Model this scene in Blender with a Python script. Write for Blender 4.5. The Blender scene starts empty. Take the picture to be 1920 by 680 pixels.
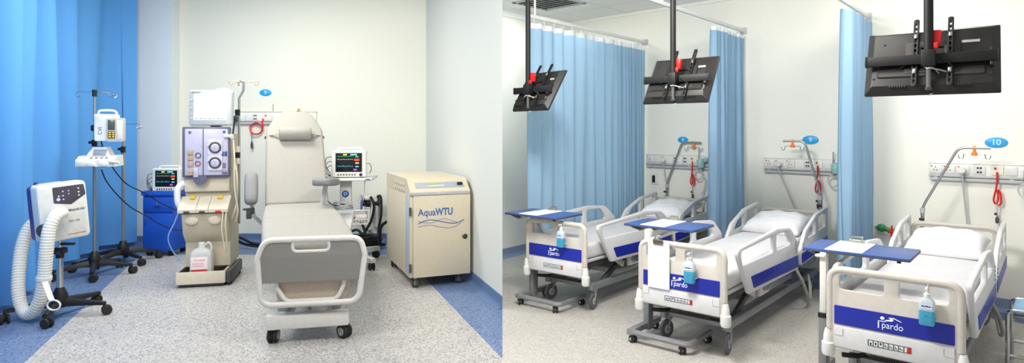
import bpy, bmesh, math, random
from mathutils import Vector, Matrix, Euler
R = random.Random(7)
SC = bpy.context.scene
COL = SC.collection
PI = math.pi
# ---------------------------------------------------------------- camera model
FOC, CXP, HZ, CAMH = 1150.0, 960.0, 247.0, 1.5
def P(px, py, Y):                       # a photo pixel at distance Y -> metres
    return Vector(((px-CXP)/FOC*Y, Y, CAMH-(py-HZ)/FOC*Y))
def FL(px, py):                         # a floor pixel -> metres
    Y = CAMH*FOC/(py-HZ)
    return Vector(((px-CXP)/FOC*Y, Y, 0))
# ---------------------------------------------------------------- materials
def lin(h):
    out = []
    for s in (16, 8, 0):
        c = ((h >> s) & 255)/255
        out.append(c/12.92 if c <= .04045 else ((c+.055)/1.055)**2.4)
    return (*out, 1)
MATS = {}
def mat(name, h, rough=.5, metal=0, var=.04, scale=30, bump=0, trans=0, alpha=1, emit=0, coat=0, ior=1.45):
    if name in MATS: return MATS[name]
    m = bpy.data.materials.new(name); m.use_nodes = True
    nt = m.node_tree; b = nt.nodes['Principled BSDF']
    c = lin(h)
    if var or bump:
        tc = nt.nodes.new('ShaderNodeTexCoord'); nz = nt.nodes.new('ShaderNodeTexNoise')
        nz.inputs['Scale'].default_value = scale; nz.inputs['Detail'].default_value = 4
        nt.links.new(tc.outputs['Object'], nz.inputs['Vector'])
        cr = nt.nodes.new('ShaderNodeValToRGB')
        cr.color_ramp.elements[0].position = .3; cr.color_ramp.elements[1].position = .7
        cr.color_ramp.elements[0].color = tuple(max(0, x*(1-var)) for x in c[:3])+(1,)
        cr.color_ramp.elements[1].color = tuple(min(1, x*(1+var)) for x in c[:3])+(1,)
        nt.links.new(nz.outputs['Fac'], cr.inputs['Fac'])
        nt.links.new(cr.outputs['Color'], b.inputs['Base Color'])
        if bump:
            bp = nt.nodes.new('ShaderNodeBump'); bp.inputs['Strength'].default_value = bump
            bp.inputs['Distance'].default_value = .01
            nt.links.new(nz.outputs['Fac'], bp.inputs['Height']); nt.links.new(bp.outputs['Normal'], b.inputs['Normal'])
    else:
        b.inputs['Base Color'].default_value = c
    b.inputs['Roughness'].default_value = rough; b.inputs['Metallic'].default_value = metal
    b.inputs['IOR'].default_value = ior
    b.inputs['Transmission Weight'].default_value = trans; b.inputs['Alpha'].default_value = alpha
    b.inputs['Coat Weight'].default_value = coat
    if emit:
        b.inputs['Emission Color'].default_value = c; b.inputs['Emission Strength'].default_value = emit
    m.diffuse_color = c
    MATS[name] = m
    return m
def floor_mat(name, base, dark, light):
    m = bpy.data.materials.new(name); m.use_nodes = True; nt = m.node_tree; b = nt.nodes['Principled BSDF']
    tc = nt.nodes.new('ShaderNodeTexCoord')
    v = nt.nodes.new('ShaderNodeTexVoronoi'); v.inputs['Scale'].default_value = 110
    n = nt.nodes.new('ShaderNodeTexNoise'); n.inputs['Scale'].default_value = 1.2; n.inputs['Detail'].default_value = 5
    n2 = nt.nodes.new('ShaderNodeTexNoise'); n2.inputs['Scale'].default_value = 160
    for x in (v, n, n2): nt.links.new(tc.outputs['Object'], x.inputs['Vector'])
    cr = nt.nodes.new('ShaderNodeValToRGB'); e = cr.color_ramp.elements
    e[0].position = 0; e[0].color = lin(dark); e[1].position = 1; e[1].color = lin(light)
    a = e.new(.2); a.color = lin(dark); a = e.new(.34); a.color = lin(base); a = e.new(.75); a.color = lin(base)
    cr.color_ramp.interpolation = 'LINEAR'
    sep = nt.nodes.new('ShaderNodeSeparateColor'); nt.links.new(v.outputs['Color'], sep.inputs['Color'])
    nt.links.new(sep.outputs['Red'], cr.inputs['Fac'])
    mx = nt.nodes.new('ShaderNodeMix'); mx.data_type = 'RGBA'; mx.blend_type = 'OVERLAY'; mx.inputs['Factor'].default_value = .25
    nt.links.new(cr.outputs['Color'], mx.inputs['A']); nt.links.new(n2.outputs['Fac'], mx.inputs['B'])
    mx2 = nt.nodes.new('ShaderNodeMix'); mx2.data_type = 'RGBA'; mx2.blend_type = 'OVERLAY'; mx2.inputs['Factor'].default_value = .15
    nt.links.new(mx.outputs['Result'], mx2.inputs['A']); nt.links.new(n.outputs['Fac'], mx2.inputs['B'])
    nt.links.new(mx2.outputs['Result'], b.inputs['Base Color'])
    b.inputs['Roughness'].default_value = .42
    MATS[name] = m
    return m
def cloth_mat(name, h, tr=.35, weave=.03):
    m = bpy.data.materials.new(name); m.use_nodes = True; nt = m.node_tree; b = nt.nodes['Principled BSDF']
    tc = nt.nodes.new('ShaderNodeTexCoord'); n = nt.nodes.new('ShaderNodeTexNoise'); n.inputs['Scale'].default_value = 120
    nt.links.new(tc.outputs['Object'], n.inputs['Vector'])
    c = lin(h); cr = nt.nodes.new('ShaderNodeValToRGB')
    cr.color_ramp.elements[0].color = tuple(x*(1-weave) for x in c[:3])+(1,); cr.color_ramp.elements[1].color = tuple(min(1, x*(1+weave)) for x in c[:3])+(1,)
    nt.links.new(n.outputs['Fac'], cr.inputs['Fac']); nt.links.new(cr.outputs['Color'], b.inputs['Base Color'])
    b.inputs['Roughness'].default_value = .85
    t = nt.nodes.new('ShaderNodeBsdfTranslucent'); nt.links.new(cr.outputs['Color'], t.inputs['Color'])
    ms = nt.nodes.new('ShaderNodeMixShader'); ms.inputs['Fac'].default_value = tr
    nt.links.new(b.outputs['BSDF'], ms.inputs[1]); nt.links.new(t.outputs['BSDF'], ms.inputs[2])
    nt.links.new(ms.outputs['Shader'], nt.nodes['Material Output'].inputs['Surface'])
    MATS[name] = m
    return m
# ---------------------------------------------------------------- mesh builder
XZ = Matrix.Rotation(PI/2, 4, 'X')                                        # flat (x,y) -> (x,0,y), faces -y
YZ = Matrix(((0,0,1,0),(1,0,0,0),(0,1,0,0),(0,0,0,1)))                    # flat (a,b) -> (0,a,b), faces +x
def T(x, y, z): return Matrix.Translation((x, y, z))
def RX(d): return Matrix.Rotation(math.radians(d), 4, 'X')
def RY(d): return Matrix.Rotation(math.radians(d), 4, 'Y')
def RZ(d): return Matrix.Rotation(math.radians(d), 4, 'Z')
def rp(pts, r=0, n=5):                                                    # polygon with rounded corners
    out = []; N = len(pts)
    for i, p in enumerate(pts):
        rr = p[2] if len(p) > 2 else r
        a, b, c = Vector(pts[i-1][:2]), Vector(p[:2]), Vector(pts[(i+1) % N][:2])
        if rr <= 0: out.append(b); continue
        u, w = a-b, c-b; lu, lw = u.length, w.length; u.normalize(); w.normalize()
        ang = math.acos(max(-1, min(1, u.dot(w))))
        d = min(rr/math.tan(ang/2), lu*.49, lw*.49)
        p0, p1 = b+u*d, b+w*d
        for k in range(n+1):
            t = k/n
            out.append(p0*(1-t)**2+b*2*t*(1-t)+p1*t*t)
    return out
def rect(x0, y0, x1, y1, r=0, n=5): return rp([(x0,y0),(x1,y0),(x1,y1),(x0,y1)], r, n)
def ell(cx, cy, a, b, n=24): return [Vector((cx+a*math.cos(2*PI*i/n), cy+b*math.sin(2*PI*i/n))) for i in range(n)]
def smooth(pts, k=6):                                                     # catmull-rom
    pts = [Vector(p) for p in pts]; out = []
    for i in range(len(pts)-1):
        p0 = pts[i-1] if i else pts[0]*2-pts[1]
        p1, p2 = pts[i], pts[i+1]
        p3 = pts[i+2] if i+2 < len(pts) else p2*2-p1
        for j in range(k):
            t = j/k
            out.append(.5*((2*p1)+(p2-p0)*t+(2*p0-5*p1+4*p2-p3)*t*t+(3*p1-p0-3*p2+p3)*t**3))
    out.append(pts[-1])
    return out
class MB:
    def __init__(s): s.bm = bmesh.new()
    def box(s, c, d, M=None, bev=0, seg=2):
        m = Matrix.Translation(c) @ (M or Matrix()) @ Matrix.Diagonal((d[0], d[1], d[2], 1))
        v = bmesh.ops.create_cube(s.bm, size=1, matrix=m)['verts']
        if bev > 0:
            e = list({x for w in v for x in w.link_edges})
            bmesh.ops.bevel(s.bm, geom=e, offset=min(bev, min(d)*.49), segments=seg, profile=.5, affect='EDGES', clamp_overlap=True)
        return s
    def cyl(s, a, b, r, r2=None, n=16):
        a, b = Vector(a), Vector(b); d = b-a
        m = Matrix.Translation((a+b)/2) @ d.to_track_quat('Z', 'Y').to_matrix().to_4x4()
        bmesh.ops.create_cone(s.bm, cap_ends=True, segments=n, radius1=r, radius2=r if r2 is None else r2, depth=d.length, matrix=m)
        return s
    def ball(s, c, r, M=None, n=14):
        sc = r if hasattr(r, '__len__') else (r, r, r)
        m = Matrix.Translation(c) @ (M or Matrix()) @ Matrix.Diagonal((*sc, 1))
        bmesh.ops.create_uvsphere(s.bm, u_segments=n, v_segments=max(6, n*2//3), radius=1, matrix=m)
        return s
    def tube(s, pts, r, n=8, closed=False, flat=None):
        pts = [Vector(p) for p in pts]; N = len(pts)
        rs = r if callable(r) else (lambda i: r)
        rings = []; prev = None
        for i, p in enumerate(pts):
            if closed: t = pts[(i+1) % N]-pts[i-1]
            else: t = pts[min(i+1, N-1)]-pts[max(i-1, 0)]
            t.normalize()
            if prev is None:
                ref = Vector((0,0,1)) if abs(t.z) < .9 else Vector((1,0,0))
                u = t.cross(ref).normalized()
            else:
                u = prev-t*prev.dot(t)
                u = u.normalized() if u.length > 1e-6 else t.orthogonal().normalized()
            w = t.cross(u); prev = u
            rings.append([s.bm.verts.new(p+(u*math.cos(2*PI*k/n)+w*math.sin(2*PI*k/n)*(flat or 1))*rs(i)) for k in range(n)])
        for i in range(N if closed else N-1):
            A, B = rings[i], rings[(i+1) % N]
            for k in range(n):
                s.bm.faces.new((A[k], A[(k+1) % n], B[(k+1) % n], B[k]))
        if not closed:
            s.bm.faces.new(rings[0][::-1]); s.bm.faces.new(rings[-1])
        return s
    def lathe(s, prof, M=None, n=20):
        M = M or Matrix(); rings = []
        for r, z in prof:
            rings.append([s.bm.verts.new(M @ Vector((max(r, 1e-4)*math.cos(2*PI*k/n), max(r, 1e-4)*math.sin(2*PI*k/n), z))) for k in range(n)])
        for A, B in zip(rings, rings[1:]):
            for k in range(n): s.bm.faces.new((A[k], A[(k+1) % n], B[(k+1) % n], B[k]))
        s.bm.faces.new(rings[0][::-1]); s.bm.faces.new(rings[-1])
        return s
    def loft(s, loops, cap=True):
        rings = [[s.bm.verts.new(Vector(p)) for p in L] for L in loops]; n = len(rings[0])
        for A, B in zip(rings, rings[1:]):
            for k in range(n): s.bm.faces.new((A[k], A[(k+1) % n], B[(k+1) % n], B[k]))
        if cap: s.bm.faces.new(rings[0][::-1]); s.bm.faces.new(rings[-1])
        return s
    def addmesh(s, me, M):
        old = set(s.bm.verts); s.bm.from_mesh(me)
        bmesh.ops.transform(s.bm, matrix=M, verts=[v for v in s.bm.verts if v not in old])
        bpy.data.meshes.remove(me)
        return s
    def plate(s, outer, holes=(), th=.02, bev=.003, M=None):
        cu = bpy.data.curves.new('tmp', 'CURVE'); cu.dimensions = '2D'; cu.fill_mode = 'BOTH'
        cu.extrude = max(th/2-bev, 1e-4); cu.bevel_depth = bev; cu.bevel_resolution = 1; cu.offset = -bev
        for loop in [outer, *holes]:
            sp = cu.splines.new('POLY'); sp.points.add(len(loop)-1); sp.use_cyclic_u = True
            for p, q in zip(sp.points, loop): p.co = (q[0], q[1], 0, 1)
        ob = bpy.data.objects.new('tmp', cu); me = bpy.data.meshes.new_from_object(ob)
        bpy.data.objects.remove(ob); bpy.data.curves.remove(cu)
        s.addmesh(me, M or Matrix()); bmesh.ops.remove_doubles(s.bm, verts=s.bm.verts, dist=1e-5)
        return s
    def text(s, body, size, M, th=.001, align='CENTER', bold=0, shear=0):
        cu = bpy.data.curves.new('tmp', 'FONT'); cu.body = body; cu.size = size; cu.extrude = th/2; cu.align_x = align; cu.align_y = 'CENTER'
        cu.offset = bold; cu.resolution_u = 4; cu.shear = shear
        ob = bpy.data.objects.new('tmp', cu); me = bpy.data.meshes.new_from_object(ob)
        bpy.data.objects.remove(ob); bpy.data.curves.remove(cu)
        return s.addmesh(me, M)
    def poly(s, pts3):
        s.bm.faces.new([s.bm.verts.new(p) for p in pts3]); return s
    def prism(s, pts2, z0, z1):
        lo = [(p[0], p[1], z0) for p in pts2]; hi = [(p[0], p[1], z1) for p in pts2]
        return s.loft([lo, hi])
    def build(s, name, m, parent=None, sharp=38, loc=None, rotz=None):
        bmesh.ops.recalc_face_normals(s.bm, faces=s.bm.faces)
        for f in s.bm.faces: f.smooth = True
        lim = math.radians(sharp)
        for e in s.bm.edges:
            if len(e.link_faces) == 2 and e.calc_face_angle(0) > lim: e.smooth = False
        me = bpy.data.meshes.new(name); s.bm.to_mesh(me); s.bm.free()
        me.materials.append(m)
        o = bpy.data.objects.new(name, me); COL.objects.link(o)
        if parent: o.parent = parent
        if loc is not None: o.location = loc
        if rotz is not None: o.rotation_euler = (0, 0, rotz)
        return o
def tag(o, label, cat, group=None, kind=None):
    o['label'] = label; o['category'] = cat
    if group: o['group'] = group
    if kind: o['kind'] = kind
    return o
def thing(name, label, cat, loc=(0,0,0), rotz=0, group=None):
    o = bpy.data.objects.new(name, None); COL.objects.link(o); o.empty_display_size = .1
    o.location = loc; o.rotation_euler = (0, 0, rotz)
    return tag(o, label, cat, group)
def struct(name, mb, m):
    o = mb.build(name, m); o['kind'] = 'structure'
    return o
def kids(o): return [c for c in bpy.data.objects if c.parent == o]
def dup(root, loc, rotz, label=None):
    r = root.copy(); COL.objects.link(r); r.location = loc; r.rotation_euler = (0, 0, rotz)
    if label: r['label'] = label
    for ch in kids(root):
        c = ch.copy(); COL.objects.link(c); c.parent = r
        for g in kids(ch):
            d = g.copy(); COL.objects.link(d); d.parent = c
    return r
def local(root, p):
    M = Matrix.Translation(root.location) @ root.rotation_euler.to_matrix().to_4x4()
    return M.inverted() @ Vector(p)
# ---------------------------------------------------------------- palette
white = mat('white_plastic', 0xE2E3E0, .4)
cream = mat('cream_plastic', 0xD5CCB8, .45)
creamd = mat('cream_steel', 0xC9BFA9, .5, var=.03)
offw = mat('offwhite_paint', 0xE4E1DA, .45)
bedbeige = mat('bed_beige', 0xC8C2BA, .4)
bedwhite = mat('bed_white', 0xD6D6D8, .4)
blueband = mat('royal_blue_band', 0x1B2A9C, .35)
tableblue = mat('table_blue', 0x3B589A, .35)
black = mat('black_plastic', 0x161617, .5)
blackm = mat('black_metal', 0x0F0F10, .55)
tvblack = mat('television_black', 0x232120, .45)
dgrey = mat('dark_grey', 0x454547, .5)
mgrey = mat('grey_metal', 0x8D8F92, .4, .4)
lgrey = mat('light_grey', 0xB9BBBD, .45)
chrome = mat('chrome', 0xC9CBCD, .18, 1, var=0)
steel = mat('steel_tube', 0xA9A9A6, .3, .8, var=.02)
rubber = mat('black_rubber', 0x232324, .7)
red = mat('red_plastic', 0xD3201C, .4)
orange = mat('orange_plastic', 0xF07818, .4)
yellow = mat('yellow_plastic', 0xE6C43A, .4)
green = mat('green_plastic', 0x2F8C4E, .4)
teal = mat('teal_plastic', 0x9FCFCF, .3, alpha=.85)
linen = mat('white_linen', 0xCFCFD3, .85, bump=.15, scale=9)
pillowcase = mat('pillowcase_white', 0xECECEF, .85, bump=.15, scale=9)
paper = mat('white_paper', 0xF7F7F7, .7)
inkblue = mat('ink_blue', 0x2E5A9E, .5)
inkgrey = mat('ink_grey', 0x5E6A74, .5)
signblue = mat('sign_blue', 0x2E9FE0, .4)
signwhite = mat('sign_digit', 0xBFE6FA, .4)
chairfab = mat('chair_upholstery', 0xA19E98, .8, var=.06, scale=90, bump=.2)
chairgrey = mat('chair_panel_grey', 0x807F7C, .6, var=.05, scale=120)
padgrey = mat('armrest_grey', 0x808183, .6)
framewhite = mat('frame_white', 0xD2D2CE, .4)
# ================================================================= THE SETTING
fl_grey = floor_mat('speckled_grey_vinyl', 0xB4B2AF, 0x838286, 0xC2C0BD)
fl_ward = floor_mat('speckled_ward_vinyl', 0xBDB9B3, 0xA8A49F, 0xC8C4BE)
fl_blue = floor_mat('speckled_blue_vinyl', 0x667CA2, 0x475C82, 0x7B90B2)
fl_navy = floor_mat('speckled_slate_vinyl', 0x6B7893, 0x4A5670, 0x8792AA)
wl_left = mat('wall_cream', 0xE4E4D8, .8, var=.012, scale=40, bump=.03)
wl_pill = mat('wall_pale_blue', 0xD9E1E6, .8, var=.012, scale=40, bump=.03)
wl_side = mat('wall_pale_grey', 0xD9DBD4, .8, var=.012, scale=40, bump=.03)
wl_ward = mat('wall_warm_white', 0xEEEEE5, .75, var=.008, scale=20)
base_bl = mat('baseboard_blue', 0x5A7299, .5, var=.12, scale=150)
base_sl = mat('baseboard_slate', 0x7F90AC, .5, var=.1, scale=150)
CEIL_L, CEIL_R = 3.45, 2.975
YB = 8.4                                              # back wall of the dialysis bay
ray = lambda Y: (-.01565*Y, Y)
# partition between the two rooms: inner face, free end, outer face
PA, PE, PO, PJ = (-1.176, YB), (-.081, 5.19), (-.089, 5.68), (-.493, 6.85)
# ward frame
U = Vector((.6524, .7579)); V = Vector((.7579, -.6524)); VW = Vector((.7248, -.6889))
C0 = Vector((.759, 8.305))
def wall_pt(s, z=0, off=0):                           # point on the ward's back wall, off metres in front of it
    n = Vector((-.6889, -.7248))
    p = C0+VW*s+n*off
    return Vector((p.x, p.y, z))
WANG = math.atan2(VW.y, VW.x)
WE = C0+VW*6.2
# floors
EDGE = lambda Y: (-3.17-.39*(Y-3.984), Y)             # edge of the blue strip by the curtain
RE = lambda Y: (-.8215-.3725*(Y-6.095), Y)            # edge of the blue strip by the partition
struct('floor', MB().prism([ray(.6), ray(4.06), RE(7.5), EDGE(7.5), EDGE(2.6), (-2.7, .6)], -.05, 0), fl_grey)
struct('trim_1', MB().prism([EDGE(2.6), EDGE(7.5), RE(7.5), ray(4.06), PE, PA, (-6.4, YB), (-5.6, 2.6)], -.05, 0), fl_blue)
wc = C0-U*1.92
struct('floor.001', MB().prism([ray(.6), PE, PO, PJ, (C0.x, C0.y), (WE.x, WE.y), (WE.x-1.2, .6)], -.05, -.0005), fl_ward)
# thin joint where the vinyl sheets are welded
struct('trim_2', MB().prism([(-.98,3.984),(-.972,3.984),(-1.433,5.18),(-1.441,5.18)], 0, .0012), mat('weld_line', 0x9D9B9C, .6))
# blue strips of the ward
d = .30
pA, pB = wall_pt(0,0,0), wall_pt(6.1,0,0); pC, pD = wall_pt(6.1,0,d), wall_pt(0,0,d)
struct('trim_3', MB().prism([p[:2] for p in (pA, pB, pC, pD)], -.0005, .001), fl_navy)
# walls
t = .12
struct('wall_back', MB().prism([(-4.55, YB), (PA[0]+.05, YB), (PA[0]+.05, YB+t), (-4.55, YB+t)], 0, CEIL_L), wl_left)
struct('trim_4', MB().prism([(-4.55, 8.2), (-4.55, YB+t), (-6.4, YB+t), (-6.4, 8.2)], 0, CEIL_L), wl_pill)
struct('wall_left', MB().prism([(-6.4, YB), (-5.62, 2.6), (-5.74, 2.6), (-6.52, YB)], 0, CEIL_L), wl_pill)
struct('wall_right', MB().prism([PA, PE, PO, PJ, (-1.03, YB+.06)], 0, CEIL_L), wl_side)
struct('wall_ward_left', MB().prism([PJ, (C0.x, C0.y), (C0.x-.09, C0.y+.08), (PJ[0]-.06, PJ[1]+.14)], 0, CEIL_R), wl_ward)
q0, q1, q2, q3 = wall_pt(-.1), wall_pt(6.2), wall_pt(6.2, 0, -.12), wall_pt(-.1, 0, -.12)
struct('wall_ward_back', MB().prism([p[:2] for p in (q0, q1, q2, q3)], 0, CEIL_R), wl_ward)
# baseboards with a cove at the foot
def baseboard(name, a, b, n, h, m):
    a, b, n = Vector(a), Vector(b), Vector(n).normalized()
    prof = [(0,h),(.006,h),(.008,h-.01),(.009,.05),(.016,.022),(.034,.006),(.05,0),(0,0)]
    mb = MB()
    mb.loft([[(*(e+n*o), z) for o, z in prof] for e in (a, b)])
    return struct(name, mb, m)
baseboard('baseboard_back', (-4.55, YB), (PA[0], YB), (0,-1), .11, base_bl)
baseboard('baseboard_pillar', (-6.3, 8.2), (-4.55, 8.2), (0,-1), .11, base_bl)
baseboard('baseboard_right', PA, PE, (-.94,-.33), .11, base_bl)
baseboard('baseboard_ward_left', PJ, C0, (.7579,-.6524), .11, base_sl)
baseboard('baseboard_ward_back', C0, WE, (-.6889,-.7248), .11, base_sl)
# ceilings
struct('ceiling', MB().prism([ray(.6), PE, PA, (PA[0], YB+t), (-6.5, YB+t), (-5.7, 2.6), (-3.6, .6)], CEIL_L, CEIL_L+.05), mat('ceiling_white', 0xF2F2EE, .9, var=0))
def tile_mat():
    m = bpy.data.materials.new('ceiling_tiles'); m.use_nodes = True; nt = m.node_tree; b = nt.nodes['Principled BSDF']
    tc = nt.nodes.new('ShaderNodeTexCoord'); mp = nt.nodes.new('ShaderNodeMapping'); mp.inputs['Rotation'].default_value = (0, 0, -WANG)
    br = nt.nodes.new('ShaderNodeTexBrick'); br.offset = 0; br.inputs['Scale'].default_value = 1
    br.inputs['Brick Width'].default_value = .6; br.inputs['Row Height'].default_value = .6; br.inputs['Mortar Size'].default_value = .006
    br.inputs['Color1'].default_value = lin(0xF6F6F2); br.inputs['Color2'].default_value = lin(0xF3F3EF); br.inputs['Mortar'].default_value = lin(0xD4D4CF)
    nt.links.new(tc.outputs['Object'], mp.inputs['Vector']); nt.links.new(mp.outputs['Vector'], br.inputs['Vector']); nt.links.new(br.outputs['Color'], b.inputs['Base Color'])
    b.inputs['Roughness'].default_value = .9
    return m
struct('ceiling.001', MB().prism([(.6,1.9), (-.3,3.2), ray(5.19), PO, PJ, (C0.x, C0.y), (WE.x, WE.y), (WE.x-.5,1.9)], CEIL_R, CEIL_R+.05), tile_mat())
# white cornice along the side wall of the ward
prof = [(0,-.10),(.02,-.10),(.03,-.07),(.03,-.03),(.07,-.02),(.07,0),(0,0)]
struct('trim_5', MB().loft([[(e.x+V.x*o, e.y+V.y*o, CEIL_R+z) for o, z in prof] for e in (Vector(PJ), C0)]), mat('cornice_white', 0xF2F2EE, .6, var=0))
struct('trim_6', MB().loft([[(*(C0+VW*s_+Vector((-.6889,-.7248))*o), CEIL_R+z) for o, z in [(0,-.03),(.02,-.03),(.02,0),(0,0)]] for s_ in (0, 6.2)]), MATS['cornice_white'])
# air vent in the ceiling tiles
vc = P(1030, 3, 7.0)
vt = thing('ceiling_vent', 'square dark louvred air vent set in the white ceiling tiles', 'vent', (vc.x, vc.y, CEIL_R-.004), WANG)
f = MB()
for s_ in (-1, 1):
    f.box((s_*.28, 0, 0), (.04, .6, .016)); f.box((0, s_*.28, 0), (.6, .04, .016))
f.build('frame', mat('vent_grey', 0xB5B6B3, .5), vt)
for k in range(6):
    MB().box((0, -.2+k*.08, -.002), (.54, .05, .004), RX(28)).build('louvre', mat('vent_dark', 0x565957, .6), vt)
# ------------------------------------------------------------- curtains
def curtain(name, label, path, z0, z1, folds, amp, m, head=0, group=None, seed=1, top_amp=.6, hooks=None, step=.012, gather=None):
    rr = random.Random(seed)
    pts = smooth(path, 12) if len(path) > 2 else [Vector(path[0]), Vector(path[1])]
    L = [0]
    for a, b in zip(pts, pts[1:]): L.append(L[-1]+(b-a).length)
    tot = L[-1]; n = int(tot/step)
    ph = [rr.uniform(-.5, .5) for _ in range(60)]; am = [rr.uniform(.55, 1.25) for _ in range(60)]
    root = thing(name, label, 'curtain', (pts[0].x, pts[0].y, z1), 0, group)
    def at(d):
        i = 0
        while i < len(L)-2 and L[i+1] < d: i += 1
        f = (d-L[i])/max(L[i+1]-L[i], 1e-6); p = pts[i].lerp(pts[i+1], f); tg = (pts[i+1]-pts[i]).normalized()
        return p, Vector((-tg.y, tg.x))
    def sheet(za, zb, rows, off=0):
        mb = MB(); grid = []
        for r in range(rows+1):
            z = za+(zb-za)*r/rows; h = (z-z0)/(z1-z0); row = []
            for i in range(n+1):
                d = tot*i/n; p, nn = at(d)
                q = (gather(d/tot) if gather else d/tot)*folds
                k = int(q); fr = q-k
                w = math.sin(2*PI*(q+.22*ph[k % 60]*math.sin(PI*fr))+.5*math.sin(q*1.7+3*h))
                w = math.copysign(abs(w)**.8, w)*am[k % 60]
                w += .35*math.sin(q*4.1+2*h)*(1-h*.5)
                a = amp*(top_amp*h+(1-h)*1.0)
                o = p+nn*(w*a+off)
                row.append(mb.bm.verts.new((o.x-root.location.x, o.y-root.location.y, z-z1)))
            grid.append(row)
        for r in range(rows):
            for i in range(n): mb.bm.faces.new((grid[r][i], grid[r][i+1], grid[r+1][i+1], grid[r+1][i]))
        return mb
    cl = sheet(z0, z1-head, 14).build('cloth', m, root, sharp=180)
    if head:
        sheet(z1-head, z1, 2).build('header_band', mat('curtain_header', 0xE9EEF2, .8), root, sharp=180)
    if hooks:
        for k in range(hooks):
            p, nn = at(tot*(k+.5)/hooks)
            x, y = p.x-root.location.x, p.y-root.location.y
            MB().tube([(x, y, .037), (x, y, 0), (x+.006, y, -.02), (x, y, -.035)], .004, 6).build('hook', white, root)
    return root
cl_l = cloth_mat('bright_blue_curtain', 0x6CB6F8, .35)
cl_r = cloth_mat('pale_blue_curtain', 0xA1C4DF, .3)
curtain('privacy_curtain', 'bright blue floor length curtain hanging behind the drip stands', [(-3.55, 3.1), (-4.05, 4.65), (-4.80, 6.3), (-5.10, 7.55), (-5.13, 7.95), (-4.94, 8.08)], .06, 3.36, 9, .13, cl_l, seed=5, top_amp=.8, step=.014)
ct = MB().tube([Vector((a, b, 3.40)) for a, b in [(-3.55, 3.1), (-4.05, 4.65), (-4.62, 6.3), (-5.08, 7.55)]], .015)
for k_, (a, b) in enumerate([(-3.55,3.1), (-4.62,6.3), (-5.08,7.55)]): ct.cyl((a, b, 3.40), (a, b, CEIL_L), .008)
tag(ct.build('curtain_track', white), 'white track carrying the bright blue curtain', 'curtain track')
ZT = 2.545
def track_pt(s, tt): p = C0+VW*s-U*tt; return Vector((p.x, p.y))
g = 'pale blue privacy curtains between the beds'
curtain('privacy_curtain', 'wide pale blue curtain drawn out beside the leftmost bed', [track_pt(1.197, 2.25), track_pt(1.197, .05)], .28, ZT-.01, 19, .034, cl_r, .05, g, 3, .7, hooks=14,
        gather=lambda q: q*.62 if q < .7 else .434+(q-.7)*1.887)
curtain('privacy_curtain', 'bunched pale blue curtain between the left and middle beds', [track_pt(2.416, .86), track_pt(2.416, .06)], .28, ZT-.01, 11, .05, cl_r, .035, g, 11, .8, hooks=7)
curtain('privacy_curtain', 'bunched pale blue curtain between the middle bed and right bed', [track_pt(3.609, .90), track_pt(3.609, .06)], .24, ZT-.01, 10, .055, cl_r, .0, g, 23, .75, hooks=8)
for s_, lab in ((1.197, 'white ceiling hung rail above the wide drawn curtain'), (2.416, 'white rail running out above the curtain left of the middle bed'), (3.609, 'white rail running out above the curtain right of the middle bed')):
    a, b = track_pt(s_, 0), track_pt(s_, 3.0 if s_ > 1.2 else 2.3)
    ct = thing('curtain_track', lab, 'curtain track', (a.x, a.y, ZT+.045), math.atan2(U.y, U.x)+PI, 'rails of the pale blue curtains')
    ln = (b-a).length
    MB().box((ln/2, 0, 0), (ln, .03, .034), None, .006).build('rail', white, ct)
    MB().box((.01, 0, 0), (.02, .07, .07), None, .005).build('wall_bracket', lgrey, ct)
    for x in (2.16,) if s_ < 1.2 else (1.9, 2.8):
        MB().cyl((x, 0, .015), (x, 0, CEIL_R-ZT-.045), .011).build('hanger_rod', white, ct)
# ================================================================= THE DIALYSIS BAY
def caster(parent, x, y, z_top, r=.045, yaw=0, w=.026, twin=True, mw=None, mf=None, name='caster'):
    mw = mw or rubber; mf = mf or black
    M = T(x, y, 0) @ RZ(yaw)
    mb = MB()
    mb.box(M @ Vector((0, .02, z_top-.012)), (.03, .045, .02), RZ(yaw), .006)
    mb.cyl(M @ Vector((0, 0, z_top-.02)), M @ Vector((0, 0, z_top+.02)), .011)
    mb.lathe([(.001, -.012), (r*.72, -.012), (r*.9, -.004), (r*.9, .004), (r*.72, .012), (.001, .012)], M @ T(0, .03, r) @ RY(90)) if twin else None
    for s in (-1, 1):
        mb.tube([M @ Vector((s*.012, 0, z_top-.015)), M @ Vector((s*.016, .02, r*1.4)), M @ Vector((s*.016, .03, r))], .007, 6)
    c = mb.build(name, mf, parent)
    for s in ((-1, 1) if twin else (0,)):
        wx = s*.021
        W = MB().lathe([(.001, -w/2), (r*.55, -w/2), (r*.6, -w/2+.003), (r*.86, -w/2+.002), (r, -w*.25), (r, w*.25), (r*.86, w/2-.002), (r*.6, w/2-.003), (r*.55, w/2), (.001, w/2)], M @ T(wx, .03, r) @ RY(90), 24)
        W.build('wheel', mw, c)
    return c
def star_base(root, n=5, rad=.36, rot=0, m=None, hubz=.17, cz=.075, wheel=.038):
    m = m or black
    MB().lathe([(.05, hubz-.10), (.062, hubz-.06), (.055, hubz), (.034, hubz+.05), (.028, hubz+.06)]).build('hub', m, root)
    for k in range(n):
        a = 360/n*k+rot; M = RZ(a)
        loops = []
        for f, w, z, h in ((.03, .035, hubz-.045, .05), (.4, .028, hubz-.05, .038), (.8, .024, cz+.035, .026), (1.02, .02, cz+.028, .02)):
            x = rad*f
            loops.append([M @ Vector((x, -w, z-h)), M @ Vector((x, w, z-h)), M @ Vector((x, w*.8, z)), M @ Vector((x, w*.3, z+h*.35)), M @ Vector((x, -w*.3, z+h*.35)), M @ Vector((x, -w*.8, z))])
        lg = MB().loft(loops).build('leg', m, root)
        p = M @ Vector((rad, 0, 0))
        caster_m(lg, p.x, p.y, cz+.01, wheel, a+R.uniform(-80, 80))
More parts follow.
